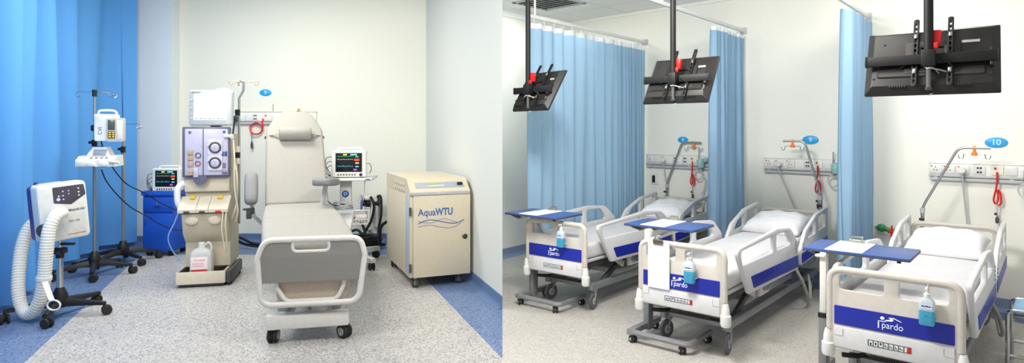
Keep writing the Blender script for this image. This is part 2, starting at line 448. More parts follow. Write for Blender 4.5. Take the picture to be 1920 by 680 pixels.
def caster_m(parent, x, y, zt, r, yaw):                       # twin-wheel caster as one sub-part
    M = T(x, y, 0) @ RZ(yaw); mb = MB()
    mb.cyl(M @ Vector((0, 0, zt-.03)), M @ Vector((0, 0, zt+.015)), .01)
    mb.ball(M @ Vector((0, .012, r*1.15)), (.012, r*.85, r*.85))
    for s in (-1, 1):
        mb.lathe([(.001, -.011), (r*.5, -.011), (r*.62, -.007), (r*.8, -.009), (r, -.004), (r, .005), (r*.9, .009), (.001, .009)][::1], M @ T(s*.021, .018, r) @ RY(90*s), 20)
    return mb.build('caster', rubber, parent)
# ------------------------------------------------------- 1 warming unit on its own stand
g5 = 'five-legged drip stands by the blue curtain'
bx = Vector((-3.70, 5.02, 0))
wu = thing('patient_warming_unit', 'white and purple air warming unit on a black star-base stand, nearest the bright blue curtain', 'warming unit', bx, 0)
star_base(wu, 5, .35, -69)
MB().cyl((0,0,.2), (0,0,.66), .019).cyl((0,0,.16), (0,0,.40), .024).build('pole', chrome, wu)
MB().box((0,0,.53), (.09,.07,.05), None, .012).cyl((.03,-.04,.53), (.03,-.10,.53), .012).cyl((.0,.0,.5), (0,0,.47), .03).box((.06,.0,.585), (.12,.03,.02), None, .006).build('clamp', black, wu)
ang = math.degrees(math.atan2(.95, .30))-18               # width axis of the cabinet
CM = T(.0,0,.855) @ RZ(ang) @ RY(-5.0)
hw, hh = .172, .232
def rl(x0, y0, x1, y1, r, y): return [CM @ Vector((p.x, y, p.y)) for p in rect(x0, y0, x1, y1, r)]
MB().loft([rl(-hw+.02,-hh+.02,hw-.02,hh-.02,.03,-.098), rl(-hw+.005,-hh+.005,hw-.005,hh-.005,.035,-.088), rl(-hw,-hh,hw,hh,.035,-.07), rl(-hw,-hh,hw,hh,.035,.035)]).build('front_housing', white, wu)
purple = mat('purple_plastic', 0x4B3A86, .5)
MB().loft([rl(-hw-.002,-hh+.006,hw-.004,hh-.012,.035,.036), rl(-hw-.002,-hh+.006,hw-.004,hh-.012,.04,.12), rl(-hw+.03,-hh+.03,hw-.03,hh-.03,.04,.165)]).build('rear_housing', purple, wu)
MB().box(CM @ Vector((-.06,-.02,hh+.004)), (.17,.05,.01), CM.to_3x3().to_4x4(), .004).build('carry_handle', lgrey, wu)
MB().ball(CM @ Vector((-.12,.07,hh+.0)), .018).build('knob', black, wu)
MB().plate(rp([(-.068,.205),(.150,.205),(.158,.12),(.05,.052),(-.068,.078)], .012), (), .004, .001, CM @ T(0,-.0985,0) @ XZ).build('control_panel', mat('panel_plum', 0x4A4654, .35), wu)
kb = MB()
for (x, z, r) in ((-.03,.13,.007),(.0,.165,.006),(.0,.13,.006),(.0,.1,.006),(.11,.175,.007),(.11,.145,.007),(.11,.118,.007),(.04,.165,.005),(.04,.14,.005)):
    kb.cyl(CM @ Vector((x,-.099,z)), CM @ Vector((x,-.103,z)), r, n=12)
kb.cyl(CM @ Vector((-.035,-.099,.105)), CM @ Vector((-.035,-.104,.105)), .013)
kb.build('button', mat('button_lilac', 0xD9D2E6, .4), wu)
o_ = MB()
for k in range(8):
    a = 2*PI*k/8; o_.ball(CM @ Vector((-.01+.018*math.cos(a), -.0995, .005+.02*math.sin(a))), (.008,.004,.008), None, 8)
o_.build('logo_ring', orange, wu)
MB().text('Mistral-Air', .028, CM @ T(.085,-.0995,.005) @ XZ, .001, bold=.0006).build('brand_lettering', inkgrey, wu)
MB().text('MA1100', .022, CM @ T(.06,-.0995,-.085) @ XZ).build('model_lettering', inkgrey, wu)
MB().text('TheSurgicalCompany', .0155, CM @ T(.07,-.0995,-.19) @ XZ).build('maker_lettering', red, wu)
MB().tube([CM @ Vector((-.11,-.06,-.12)), CM @ Vector((-.155,-.11,-.125))], .055, 20).build('hose_socket', dgrey, wu)
# wire basket behind
wb = MB(); B0 = P(47,415,5.25)-bx; B1 = P(108,392,5.35)-bx
bw = [Vector((-.38,.22,.98)), Vector((-.08,.34,1.0)), Vector((-.04,.22,.99)), Vector((-.34,.10,.97))]
for dz, r in ((0,.004), (-.10,.003), (-.2,.003), (-.3,.003)):
    wb.tube([p+Vector((0,0,dz-.0)) for p in bw], r, 6, True)
for a_, b_, n_ in ((0,1,7), (1,2,3), (2,3,7), (3,0,3)):
    for k in range(n_):
        p = bw[a_].lerp(bw[b_], k/n_)
        q = Vector((p.x*.9-.02, p.y*.9+.02, p.z-.3)); wb.tube([p, Vector((p.x,p.y,p.z-.3))], .0025, 6)
for k in range(6):
    p, q = bw[0].lerp(bw[1], k/5), bw[3].lerp(bw[2], k/5); wb.tube([p-Vector((0,0,.3)), q-Vector((0,0,.3))], .0025, 6)
wb.tube([bw[2]+Vector((0,0,-.25)), Vector((0,0,.62))], .008)
wb.build('wire_basket', chrome, wu)
# power cable coil lying in the basket
pc = [Vector((-.19+.075*math.cos(k*.55)+.01*math.sin(k*1.7), .225+.035*math.sin(k*.55), .70+.004*k+.012*math.sin(k*2.1))) for k in range(26)]
tag(MB().tube([bx+p for p in smooth(pc, 4)], .009, 6).build('power_cable', black), 'black power cable coiled in the wire basket of the warming unit', 'cable')
# hose: corrugated
hp = [P(118,398,4.93), P(104,405,4.84), P(93,428,4.80), P(88,460,4.79), P(83.5,510,4.80), P(78,553,4.81), P(66,580,4.82), P(52,588,4.84), P(40,575,4.87), P(34,540,4.90), P(38,480,4.96), P(48,440,5.02), P(62,419,5.08), P(80,414,5.14), P(98,419,5.20), P(110,430,5.22)]
hp = smooth(hp, 14)
rs_ = [Vector(hp[0])]
acc = 0
fine = []
tot = 0
for a_, b_ in zip(hp, hp[1:]): tot += (b_-a_).length
st = .0055; d_ = 0; i_ = 0; cum = 0
while i_ < len(hp)-1:
    seg = (hp[i_+1]-hp[i_]).length
    while d_ <= cum+seg:
        fine.append(hp[i_].lerp(hp[i_+1], (d_-cum)/seg)); d_ += st
    cum += seg; i_ += 1
MB().tube([p-bx for p in fine], lambda i: (.0455, .0485, .0485, .0455)[i % 4], 18).build('corrugated_hose', mat('hose_white', 0xE9E9E2, .5), wu, sharp=180)
# strap round the hose
k0 = min(range(len(fine)), key=lambda i: (fine[i]-P(82,522,4.8)).length)
tg = (fine[k0+3]-fine[k0-3]).normalized()
Ms = Matrix.Translation(fine[k0]-bx) @ tg.to_track_quat('Z','Y').to_matrix().to_4x4()
sp = MB().lathe([(.051,-.014),(.054,-.014),(.054,.014),(.051,.014)], Ms, 28)
s0 = P(84,528,4.74)-bx; s1 = P(97,562,4.70)-bx
ax = (s1-s0).normalized()
sp.tube([s0, s0.lerp(s1,.5), s1], .02, 8, flat=.15)
rg = [s1+ax*.045+Vector((.05*math.cos(k*2*PI/18), 0, .038*math.sin(k*2*PI/18))) for k in range(18)]
sp.tube(rg, .007, 8, True)
sp.build('hose_strap', white, wu)
# ------------------------------------------------------- 2,3 drip stands
def drip_stand(name, label, loc, h, rot, hooks, grp, cf=.725):
    t = thing(name, label, 'drip stand', loc, 0, grp)
    star_base(t, 5, .35, rot, black, .19)
    MB().cyl((0,0,.2), (0,0,h*cf), .0165).build('pole', steel, t)
    MB().cyl((0,0,h*cf), (0,0,h-.03), .012).build('inner_pole', steel, t)
    MB().cyl((0,0,h*cf-.05), (0,0,h*cf+.02), .026).cyl((0,0,h*cf-.01), (.0,-.05,h*cf-.01), .012).box((-.035,0,h*cf-.01), (.05,.02,.03), None, .006).build('height_clamp', black, t)
    MB().cyl((0,0,h-.06), (0,0,h+.01), .022).build('hook_holder', black, t)
    for a in hooks:
        M = T(0,0,h-.012) @ RZ(a)
        pts = [(0,0,0), (.1,0,.0), (.17,0,.004), (.205,0,-.005), (.22,0,-.03), (.2,.0,-.05), (.17,0,-.045), (.165,0,-.02)]
        MB().tube([M @ Vector(p) for p in smooth(pts, 4)], .004, 6).build('hook', chrome, t)
    return t
d1 = Vector((-4.37, 6.42, 0)); d2 = Vector((-4.47, 7.05, 0))
drip_stand('drip_stand', 'tall drip stand holding an infusion pump, black star base', d1, 1.93, 12, (-8, 172, 60), g5)
drip_stand('drip_stand', 'shorter drip stand further back, at the end of the bright blue curtain', d2, 1.60, -30, (-5, 120, 230), g5, .82)
# infusion pump
pp = P(206, 236, 6.34)
ip = thing('infusion_pump', 'white infusion pump with carry handle clamped high on the tall drip stand', 'infusion pump', (pp.x, pp.y, pp.z-.15), math.radians(24))
def rl2(x0,z0,x1,z1,r,y): return [Vector((p.x,y,p.y)) for p in rect(x0,z0,x1,z1,r)]
MB().loft([rl2(-.115,.0,.07,.26,.02,-.085), rl2(-.125,-.005,.08,.27,.02,-.075), rl2(-.125,-.005,.08,.27,.02,.06), rl2(-.11,.02,.06,.25,.02,.075)]).build('body', white, ip)
MB().tube(smooth([(-.10,0,.265),(-.095,0,.30),(-.06,0,.31),(.02,0,.31),(.055,0,.295),(.06,0,.265)], 4), .011, 8).build('carry_handle', offw, ip)
MB().loft([rl2(-.01,-.01,.135,.225,.015,-.10), rl2(-.015,-.015,.14,.23,.015,-.088), rl2(-.015,-.015,.14,.23,.015,.0)]).build('door', lgrey, ip)
MB().box((.03,-.102,.16), (.062,.006,.1), None, .004).build('display', mat('pump_display', 0x4A5A50, .2), ip)
MB().box((.03,-.102,.06), (.062,.006,.075), None, .004).build('keypad', dgrey, ip)
kb = MB()
for i in range(2):
    for j in range(3): kb.box((.015+i*.03,-.106,.038+j*.022), (.02,.004,.014), None, .002)
kb.build('key', yellow, ip)
MB().box((.10,-.101,.11), (.05,.005,.2), None, .004).build('latch_cover', offw, ip)
MB().text('CVI', .05, T(-.07,-.0865,.1) @ XZ @ RZ(90)).build('lettering', inkgrey, ip)
q = local(ip, d1+Vector((0,0,pp.z)))
MB().box((q.x/2-.02, q.y/2+.02, .13), (.13,.07,.07), None, .01).box((q.x,q.y,.13), (.06,.06,.06), None, .01).build('pole_clamp', black, ip)
# white warmer head lower on the stand
pw = P(192, 300, 6.30)
bwm = thing('medical_unit', 'white sloping medical unit with small screen on the tall drip stand below the pump', 'medical unit', (pw.x, pw.y, pw.z), math.radians(14))
MB().loft([[Vector((x, y, z)) for (y, z) in [(-.14,-.06),(-.14,.005),(-.06,.045),(.10,.05),(.12,-.06)]] for x in (-.19,-.185,.15,.155)]).build('body', white, bwm)
MB().loft([[Vector((x*k, .02+y*k, .045+z)) for x, y in ((-.12,-.09),(.08,-.09),(.08,.08),(-.12,.08))] for k, z in ((1,0),(.8,.05),(.62,.09))]).build('turret', white, bwm)
MB().box((-.0,-.058,.085), (.12,.01,.06), RX(-32), .004).build('screen', mat('small_screen', 0x8C93A8, .2), bwm)
for x in (-.05, .06): MB().box((x,-.152,-.035), (.07,.03,.045), None, .008).build('tube_holder', offw, bwm)
MB().box((-.13,-.143,-.03), (.1,.01,.05), None, .01).build('front_panel', offw, bwm)
MB().cyl((.12,-.15,-.01), (.22,-.19,-.02), .014).build('spout', offw, bwm)
q = local(bwm, d1+Vector((0,0,pw.z)))
MB().cyl((q.x,q.y,.085), (q.x,q.y,.125), .03).box((q.x*.5,q.y*.6,.12), (.06,.1,.04), None, .008).build('pole_clamp', dgrey, bwm)
kb = MB()
for i in range(4): kb.box((-.06+i*.045,-.105,.028), (.025,.02,.006), RX(26), .002)
kb.build('key', mgrey, bwm)
# ------------------------------------------------------- 4 blue cabinet
cb = P(297, 470, 7.40); cb.z = 0
cab = thing('bedside_cabinet', 'royal blue bedside cabinet on castors, one drawer above one door', 'cabinet', (cb.x, cb.y, 0), 0)
cblue = mat('cabinet_blue', 0x1C52C0, .45)
W2, H2, D2 = .185, .735, .34
MB().box((0, D2/2, .06+(H2-.06)/2), (2*W2, D2, H2-.06), None, .008).build('carcass', cblue, cab)
MB().box((0,-.007,.62), (2*W2-.012,.016,.175), None, .004).build('drawer', cblue, cab)
dr = [o for o in kids(cab) if o.name.startswith('drawer')][0]
MB().box((0,-.028,.62), (.085,.012,.012), None, .004).box((-.03,-.02,.62), (.01,.02,.01)).box((.03,-.02,.62), (.01,.02,.01)).build('handle', chrome, dr)
MB().cyl((0,-.014,.665), (0,-.024,.665), .011).tube([(0,-.024,.665),(0,-.032,.65),(0,-.03,.615)], .004, 6).build('lock_and_key', chrome, dr)
dd = MB().box((0,-.007,.295), (2*W2-.012,.016,.45), None, .004).build('door', cblue, cab)
MB().box((-W2+.045,-.024,.44), (.01,.016,.085), None, .003).build('handle', chrome, dd)
MB().loft([[Vector((p.x, p.y, z)) for p in rect(-W2-.022-k, -.022-k, W2+.022+k, D2+.02+k, .03)] for k, z in ((-.01,.73),(0,.735),(0,.775),(-.006,.785),(-.018,.785),(-.022,.768))]).build('tray_top', cblue, cab)
for sx in (-1, 1):
    for y in (.05, D2-.05): caster(cab, sx*(W2-.04), y-.03, .065, .028, R.uniform(-40, 40), .018)
# ------------------------------------------------------- patient monitors
scr = mat('monitor_glass', 0x171D22, .12)
def em(name, h, e=.7): return mat(name, h, .4, emit=e, var=0)
e_y, e_c, e_g, e_r, e_m, e_w = em('trace_yellow',0xE9D94A), em('trace_cyan',0x6FDDE4), em('trace_green',0x4FD07A), em('trace_red',0xE03A4A,.8), em('trace_magenta',0xC04AD0,.8), em('trace_white',0xDADADA,.7)
def monitor(label, loc, rz, w, h, d, grp):
    t = thing('patient_monitor', label, 'patient monitor', loc, rz, grp)
    MB().loft([rl2(-w/2+.008,.012,w/2-.008,h-.008,.012,-d/2-.008), rl2(-w/2,.006,w/2,h,.016,-d/2), rl2(-w/2,.006,w/2,h,.016,-d/2+.03), rl2(-w/2+.01,.01,w/2-.01,h-.006,.02,d/2-.03), rl2(-w/2+.03,.03,w/2-.03,h-.03,.02,d/2)]).build('housing', white, t)
    MB().tube(smooth([(-w*.36,.0,h-.004),(-w*.33,.0,h+.02),(0,.0,h+.024),(w*.33,.0,h+.02),(w*.36,.0,h-.004)], 4), .009, 8).build('carry_handle', white, t)
    sx, s0, s1 = w*.385, h*.21, h*.9
    s = MB().box((0,-d/2-.0075,(s0+s1)/2), (2*sx,.005,s1-s0), None, .001).build('screen', scr, t)
    y = -d/2-.0108; sh = s1-s0
    def bar(x0, z0, x1, z1, m, nm='trace'):
        MB().box(((x0+x1)/2*sx, y, s0+(z0+z1)/2*sh), (abs(x1-x0)*sx, .001, abs(z1-z0)*sh)).build(nm, m, s)
    bar(-.42,.88,-.14,.95,e_y); bar(.12,.88,.62,.95,e_c)
    for zz, m_, A in ((.66,e_w,.05), (.30,e_c,.06), (.82,e_g,.03)):
        pts = []
        for k in range(28):
            u_ = k/27; pk = A if k % 9 == 2 else (-A*.4 if k % 9 == 3 else 0)
            pts.append(((-.88+u_*1.2)*sx, y, s0+(zz+pk)*sh))
        MB().tube(pts, .0011, 4).build('trace', m_, s)
    bar(.5,.78,.75,.83,e_g,'reading'); bar(.42,.58,.8,.70,e_r,'reading'); bar(.5,.44,.76,.5,e_y,'reading'); bar(.5,.26,.75,.31,e_c,'reading'); bar(.36,.08,.6,.16,e_m,'reading')
    k_ = MB()
    for i in range(7): k_.box((-w*.31+i*w*.082,-d/2-.011,h*.11), (w*.045,.006,h*.05), None, .002)
    k_.build('key', dgrey, t)
    MB().lathe([(.0165,0),(.0165,.012),(.012,.016),(.001,.016)], T(w*.35,-d/2-.008,h*.11) @ RX(90)).build('knob', black, t)
    for i, zz in enumerate((.75,.58,.42)):
        pts = [(-w/2,-d/2+.06,h*zz), (-w/2-.035,-d/2+.05,h*zz), (-w/2-.07+i*.008,-d/2+.04,h*zz-.02), (-w/2-.075+i*.01,-d/2+.03,h*.35), (-w/2-.06+i*.02,-d/2+.03,.04), (-w/2-.03,-d/2+.1,.01+i*.006)]
        MB().tube(smooth(pts, 5), .0042, 6).build('lead', dgrey, t)
    MB().tube(smooth([(w/2-.005,0,h*.5),(w/2+.03,0,h*.48),(w/2+.045,.02,h*.3),(w/2+.02,.05,h*.12)], 5), .004, 6).build('lead', dgrey, t)
    for x in (-.36*w, .36*w): MB().box((x,0,.005), (.03,d*.7,.012), None, .004).build('foot', black, t)
    return t
mg = 'bedside patient monitors'
monitor('white patient monitor with dark screen standing on the blue cabinet', (cb.x+.055, cb.y+.15, .774), math.radians(4), .335, .285, .17, mg)
# ------------------------------------------------------- 5 dialysis machine
dm = P(385, 531, 6.02); dm.z = 0
DM = thing('dialysis_machine', 'tall cream dialysis machine with a bright white screen on top', 'dialysis machine', (dm.x, dm.y, 0), math.radians(14))
# lower tower in profile (y depth, z)
prof = [(.12,.16),(.12,.62),(.05,.66),(.02,.70),(.02,.745),(.10,.83),(.12,.86),(.12,1.48),(.50,1.48),(.56,1.3),(.56,.16)]
MB().loft([[Vector((x, y, z)) for y, z in prof] for x in (-.205,-.2,.2,.205)]).build('tower', creamd, DM)
MB().loft([[Vector((p.x, p.y, z)) for p in rect(-.245+k,-.10+k,.20-k,.5,.02)] for k, z in ((.006,.03),(0,.035),(0,.14),(.004,.15),(.018,.15),(.022,.07))]).build('base_tray', cream, DM)
MB().box((-.02,.2,.02), (.40,.56,.026), None, .008).build('chassis', dgrey, DM)
MB().box((.225,.22,.085), (.045,.62,.13), None, .02).build('rear_foot', dgrey, DM)
MB().box((-.235,.24,.085), (.035,.5,.12), None, .02).build('rear_foot', dgrey, DM)
for x in (-.2,.22):
    for y in (.02,.46): caster(DM, x, y-.03, .07, .03, 20, .02)
# concentrate shelf: three flaps
for k, (x0, x1) in enumerate(((-.235,-.075),(-.071,.035),(.039,.215))):
    MB().loft([[Vector((x, y, z)) for y, z in [(-.06,.715),(-.06,.745),(-.03,.775),(.11,.86),(.13,.83),(.02,.715)]] for x in (x0, x1)]).build('connector_flap', cream, DM)
    MB().box(((x0+x1)/2,-.062,.722), (.05,.02,.022), None, .004).build('connector', dgrey if k < 2 else red, DM)
for x in (-.13,.12): MB().box((x,.075,.852), (.045,.05,.012), RX(31), .003).build('latch', yellow, DM)
MB().loft([[Vector((x, y, z)) for y, z in [(-.03,.70),(.02,.50),(.12,.40),(.125,.71)]] for x in (-.205,-.2,.195,.2)]).build('recess_hood', creamd, DM)
for x in (-.12,.09): MB().loft([[Vector((x+p.x, -.012-(.69-p.y)*.17-.006*k, p.y)) for p in ell(0,.645,.06-.012*k,.05-.01*k,16)] for k in range(3)]).build('pump_cover', cream, DM)
MB().box((0,.1,.99), (.405,.06,.16), None, .006).build('front_cover', cream, DM)
# blood module
lil = mat('lilac_panel', 0xC3C1D8, .3); lild = mat('lilac_rim', 0x66657E, .35)
MB().box((.0,.075,1.30), (.43,.10,.50), None, .012).build('module_rim', lild, DM)
fp = MB().box((.008,.025,1.30), (.39,.04,.455), None, .01).build('module_panel', lil, DM)
MB().box((-.02,.015,1.30), (.01,.03,.46), None, .003).build('divider', lild, fp)
for z in (1.345,1.195):
    MB().plate(rect(.02,z-.075,.155,z+.075,.02), (), .02, .004, T(0,.0,0) @ XZ).build('pump_plate', mat('lilac_light', 0xD6D5E4, .35), fp)
    MB().tube([(.09+.048*math.cos(a), -.012, z-.0+.048*math.sin(a)) for a in [k*2*PI/28 for k in range(28)]], .009, 8, True).build('pump_ring', dgrey, fp)
    MB().lathe([(.001,.0),(.04,.0),(.04,.012),(.03,.018),(.001,.018)], T(.09,-.006,z) @ RX(90)).box((.09,-.026,z), (.006,.008,.06)).tube([(.045,-.02,z+.03),(.02,-.022,z+.012)], .006, 6).build('pump_rotor', lil, fp)
for (x, z, r_) in ((-.065,1.27,.024),(-.068,1.19,.022)):
    MB().tube([(x+r_*math.cos(a), .0, z+r_*math.sin(a)) for a in [k*2*PI/20 for k in range(20)]], .005, 6, True).build('valve_ring', lild if z > 1.2 else mat('dull_red', 0xA05058, .4), fp)
tan = mat('amber_port', 0xB8A28A, .4)
for z, hh_ in ((1.30,.05),(1.245,.045),(1.185,.05),(1.11,.03),(1.085,.02)):
    MB().box((-.135,.0,z), (.05,.016,hh_), None, .004).build('port', tan, fp)
MB().box((-.085,.0,1.10), (.045,.014,.09), None, .006).box((-.085,-.008,1.10), (.01,.006,.035)).build('clamp_plate', lil, fp)
for x, z in ((.155,1.285),(.185,1.285)): MB().box((x,.0,z), (.022,.014,.045), None, .003).build('marker', inkblue, fp)
MB().box((.17,.0,1.17), (.03,.012,.05), None, .004).ball((.175,-.004,1.1), (.026,.014,.018)).build('sensor', mat('sensor_violet', 0x77749A, .35), fp)
for x, z in ((-.14,1.495),(.17,1.50)): MB().cyl((x,.006,z), (x,-.002,z), .013).build('fastener', inkblue if x > 0 else lild, fp)
MB().lathe([(.001,0),(.055,0),(.065,.015),(.065,.03),(.001,.035)], T(-.05,.04,1.045) @ RX(90), 24).build('lower_dial', lild, fp)
MB().box((.205,-.01,1.46), (.075,.03,.03), None, .008).cyl((.235,-.01,1.46), (.25,-.04,1.45), .02).build('drip_chamber_holder', white, DM)
# screen head
ms = MB().box((.06,.2,1.56), (.10,.10,.16), None, .01).build('neck', lgrey, DM)
def mh(x0,z0,x1,z1,r,y): return [T(.045,.08,1.735) @ RX(-6) @ RZ(-3) @ Vector((p.x,y,p.y)) for p in rect(x0,z0,x1,z1,r)]
hd = MB().loft([mh(-.19,-.165,.19,.165,.02,-.045), mh(-.2,-.175,.2,.175,.02,-.035), mh(-.2,-.175,.2,.175,.02,.0), mh(-.17,-.14,.17,.14,.03,.07)]).build('screen_housing', mat('head_grey', 0xB6BCBE, .4), DM)
MB().loft([mh(-.155,-.12,.145,.135,.004,-.046), mh(-.155,-.12,.145,.135,.004,-.049)]).build('lit_screen', em('screen_white', 0xFBFCFF, 1.6), hd)
sb = MB()
for k in range(7): sb.loft([mh(-.14+k*.04,-.115,-.12+k*.04+.008*(k % 2),-.107,.001,-.0495), mh(-.14+k*.04,-.115,-.12+k*.04+.008*(k % 2),-.107,.001,-.051)])
sb.build('screen_icon', inkgrey, hd)
MB().text('dialog+', .03, T(.045,.08,1.735) @ RX(-6) @ RZ(-3) @ T(-.14,-.0465,.152) @ XZ).build('lettering', inkgrey, hd)
for z in (.08,.0,-.06,-.1): MB().cyl(mh(0,0,.01,.01,.001,0)[0]+Vector((-.178,-.046,z)), mh(0,0,.01,.01,.001,0)[0]+Vector((-.178,-.05,z)), .006).build('button', white, hd)
MB().lathe([(.09,0),(.085,.02),(.055,.045),(.001,.055)], T(.13,.16,1.89)).build('warning_lamp', mat('lamp_amber', 0xF3E3B0, .3), DM)
# pole with hooks at the back
px_ = .255
MB().tube(smooth([(px_,.3,.55),(px_,.3,1.1),(px_,.3,1.78),(px_+.005,.3,1.86),(px_+.04,.3,1.93),(px_+.045,.3,2.02)], 5), .012, 8).build('pole', steel, DM)
for a in (5, 125, 180, 260):
    M = T(px_+.045,.3,2.02) @ RZ(a)
    MB().tube([M @ Vector(p) for p in smooth([(0,0,0),(.09,0,.0),(.13,0,.01),(.145,0,-.015),(.125,0,-.035),(.105,0,-.02)], 4)], .005, 6).build('hook', tan, DM)
for z, m_ in ((1.32,offw),(1.2,offw),(1.26,black),(1.7,black)): MB().cyl((px_-.01,.27,z-.03), (px_-.01,.27,z+.03), .025).build('pole_clip', m_, DM)
hose = mat('tubing_cream', 0xE2D9C0, .4)
for k, pts in enumerate(([(.235,.1,1.42),(.26,.02,1.25),(.26,.04,.95),(.285,.06,.72),(.26,.1,.6)], [(.24,.14,1.2),(.28,.05,1.05),(.27,.1,.8),(.22,.1,.62)], [(.2,-.05,.72),(.195,-.07,.6),(.2,-.03,.4),(.18,.02,.3)], [(.17,-.05,.72),(.165,-.08,.55),(.185,-.05,.36)])):
    MB().tube(smooth(pts, 7), .009 if k < 2 else .006, 8).build('tubing', hose, DM)
MB().tube(smooth([(-.23,-.04,.72),(-.27,-.02,.62),(-.33,.0,.48),(-.31,.06,.34),(-.24,.1,.22)], 7), .006, 8).build('tubing', mat('tubing_blue', 0x7FB2E4, .4), DM)
MB().tube(smooth([(-.21,.1,1.0),(-.26,.06,.94),(-.255,.05,.8),(-.21,.08,.72)], 6), .03, 10).build('waste_line_bag', mat('bag_white', 0xE6EAEE, .35), DM)
# canister standing on the tray
Mj = Matrix.Translation(DM.location) @ Matrix.Rotation(math.radians(14), 4, 'Z')
jp = Mj @ Vector((-.03,-.005,.071))
J = thing('jerrycan', 'translucent white plastic canister with red label standing in the dialysis machine tray', 'canister', jp, math.radians(14))
pet = mat('translucent_plastic', 0xF2F2F2, .35, trans=.35, alpha=.93)
MB().loft([[Vector((p.x, p.y, z)) for p in rect(-w_,-d__,w_,d__,min(w_,d__)*.45)] for w_, d__, z in ((.09,.055,0),(.1,.062,.01),(.1,.062,.22),(.095,.06,.25),(.07,.045,.285),(.035,.03,.30))]).build('body', pet, J)
MB().lathe([(.03,.30),(.03,.345),(.026,.35),(.001,.35)]).build('cap', white, J)
MB().tube(smooth([(.02,0,.31),(.06,0,.345),(.085,0,.31),(.085,0,.25)], 5), .011, 8).build('grip', pet, J)
MB().box((-.01,-.0635,.135), (.15,.003,.16), None, .001).build('label', mat('label_pale', 0xEFE3E2, .6), J)
MB().box((-.01,-.066,.085), (.145,.003,.022)).build('red_stripe', mat('label_red', 0xC8304A, .6), J)
MB().text('Citrosteril', .024, T(-.01,-.0655,.185) @ XZ).build('lettering', red, J)
tx = MB()
for z in (.155,.14,.125): tx.box((-.02,-.066,z), (.10,.002,.004))
tx.build('print_line', mat('print_pink', 0xD8A0A0, .6), J)
# ------------------------------------------------------- rail on the bay's back wall
def sock(root, x, z, kind, s=1):
    if kind == 'twin':
        b = MB().box((x,-.034,z), (.115*s,.008,.09*s), None, .003).build('socket_plate', white, root)
        h = MB()
        for dx, dz in ((0,.02),(-.014,-.01),(.014,-.01)): h.box((x+dx*s,-.0385,z+dz*s), (.008*s,.002,.012*s))
        h.build('pin_hole', dgrey, b)
        MB().box((x-.035*s,-.039,z+.03*s), (.014*s,.004,.012*s)).build('switch', red, b)
    elif kind == 'data':
        b = MB().box((x,-.034,z), (.1*s,.008,.09*s), None, .003).build('data_plate', white, root)
        h = MB()
        for dx in (-.02,.02)[:2]:
            for dz in (-.022,.022): h.box((x+dx*.6*s,-.0385,z+dz*s), (.018*s,.003,.02*s))
        h.build('data_port', dgrey, b)
    elif kind == 'call':
        b = MB().box((x,-.034,z), (.1*s,.008,.09*s), None, .003).build('call_plate', mat('call_ivory', 0xEFE6D8, .4), root)
        MB().box((x-.015*s,-.04,z+.022*s), (.02*s,.006,.02*s)).build('call_button', mat('call_brown', 0xA0522A, .4), b)
    elif kind == 'blank':
        MB().box((x,-.034,z), (.1*s,.008,.09*s), None, .003).build('blank_plate', white, root)
rl_wall = mat('rail_white', 0xEDEDE8, .4)
a0, a1 = P(438, 215, YB), P(594, 215, YB)
LW = a1.x-a0.x
rt = thing('headwall_rail', 'long white socket rail on the wall behind the treatment chair', 'wall rail', (a0.x, YB, 1.63), 0)
MB().box((LW/2,-.015,.075), (LW,.03,.125), None, .006).build('trunking', rl_wall, rt)
MB().box((LW/2,-.018,.143), (LW+.01,.036,.016), None, .004).build('top_lip', mat('rail_beige', 0xCFC8B4, .5), rt)
MB().box((LW/2,-.03,-.012), (LW,.018,.03), None, .004).box((LW/2,-.012,-.012), (LW,.024,.012)).build('equipment_rail', lgrey, rt)
for x, k in ((.08,'twin'),(.21,'blank'),(.31,'data'),(.47,'call'),(.58,'blank'),(.95,'data'),(1.08,'call')): sock(rt, x, .07, k)
pl = MB().lathe([(.001,-.02),(.035,-.02),(.04,0),(.035,.03),(.001,.035)], T(.06,-.055,.055) @ RX(90)).build('plug', dgrey, rt)
MB().cyl((.91,-.06,.10), (.91,-.03,.10), .045).cyl((.91,-.1,.125), (.91,-.03,.125), .028).box((.91,-.05,.16), (.02,.03,.06), None, .004).build('gas_outlet', mat('brass', 0xB79B4A, .35, .5), rt)
MB().cyl((.545,-.02,.15), (.545,-.02,.25), .006).build('flag_post', lgrey, rt)
ccable = smooth([Vector((a0.x+.06, YB-.09, 1.68)), Vector((a0.x+.09, YB-.2, 1.55)), Vector((a0.x+.19, YB-.5, 1.2)), Vector((a0.x+.30, YB-.8, .95)), Vector((a0.x+.36, YB-.9, .80)), Vector((a0.x+.2, YB-1.0, .5)), Vector((a0.x+.1, YB-.9, .15)), Vector((a0.x+.2, YB-.8, .02))], 10)
tag(MB().tube(ccable, .011, 8).build('power_cable', black), 'dark power cable drooping from the wall rail behind the dialysis machine', 'cable')
rc = [Vector((a0.x+.33+.085*math.cos(a)*(1+.06*math.sin(3*a)), YB-.05-.012*math.sin(2*a), 1.545+.075*math.sin(a))) for a in [k*2*PI/40*2.05 for k in range(41)]]
rc = [Vector((a0.x+.42, YB-.04, 1.68)), Vector((a0.x+.41, YB-.045, 1.63))]+rc
cc = MB().tube(rc, .011, 8).build('call_cord', red); tag(cc, 'red call cord looped under the rail behind the treatment chair', 'call cord')
pend = MB().tube([Vector((a0.x+.27, YB-.05, 1.48)), Vector((a0.x+.27, YB-.05, 1.36))], .004, 6).lathe([(.001,1.27),(.014,1.28),(.017,1.33),(.008,1.37)], T(a0.x+.27, YB-.05, 0)).build('pull', dgrey, cc)
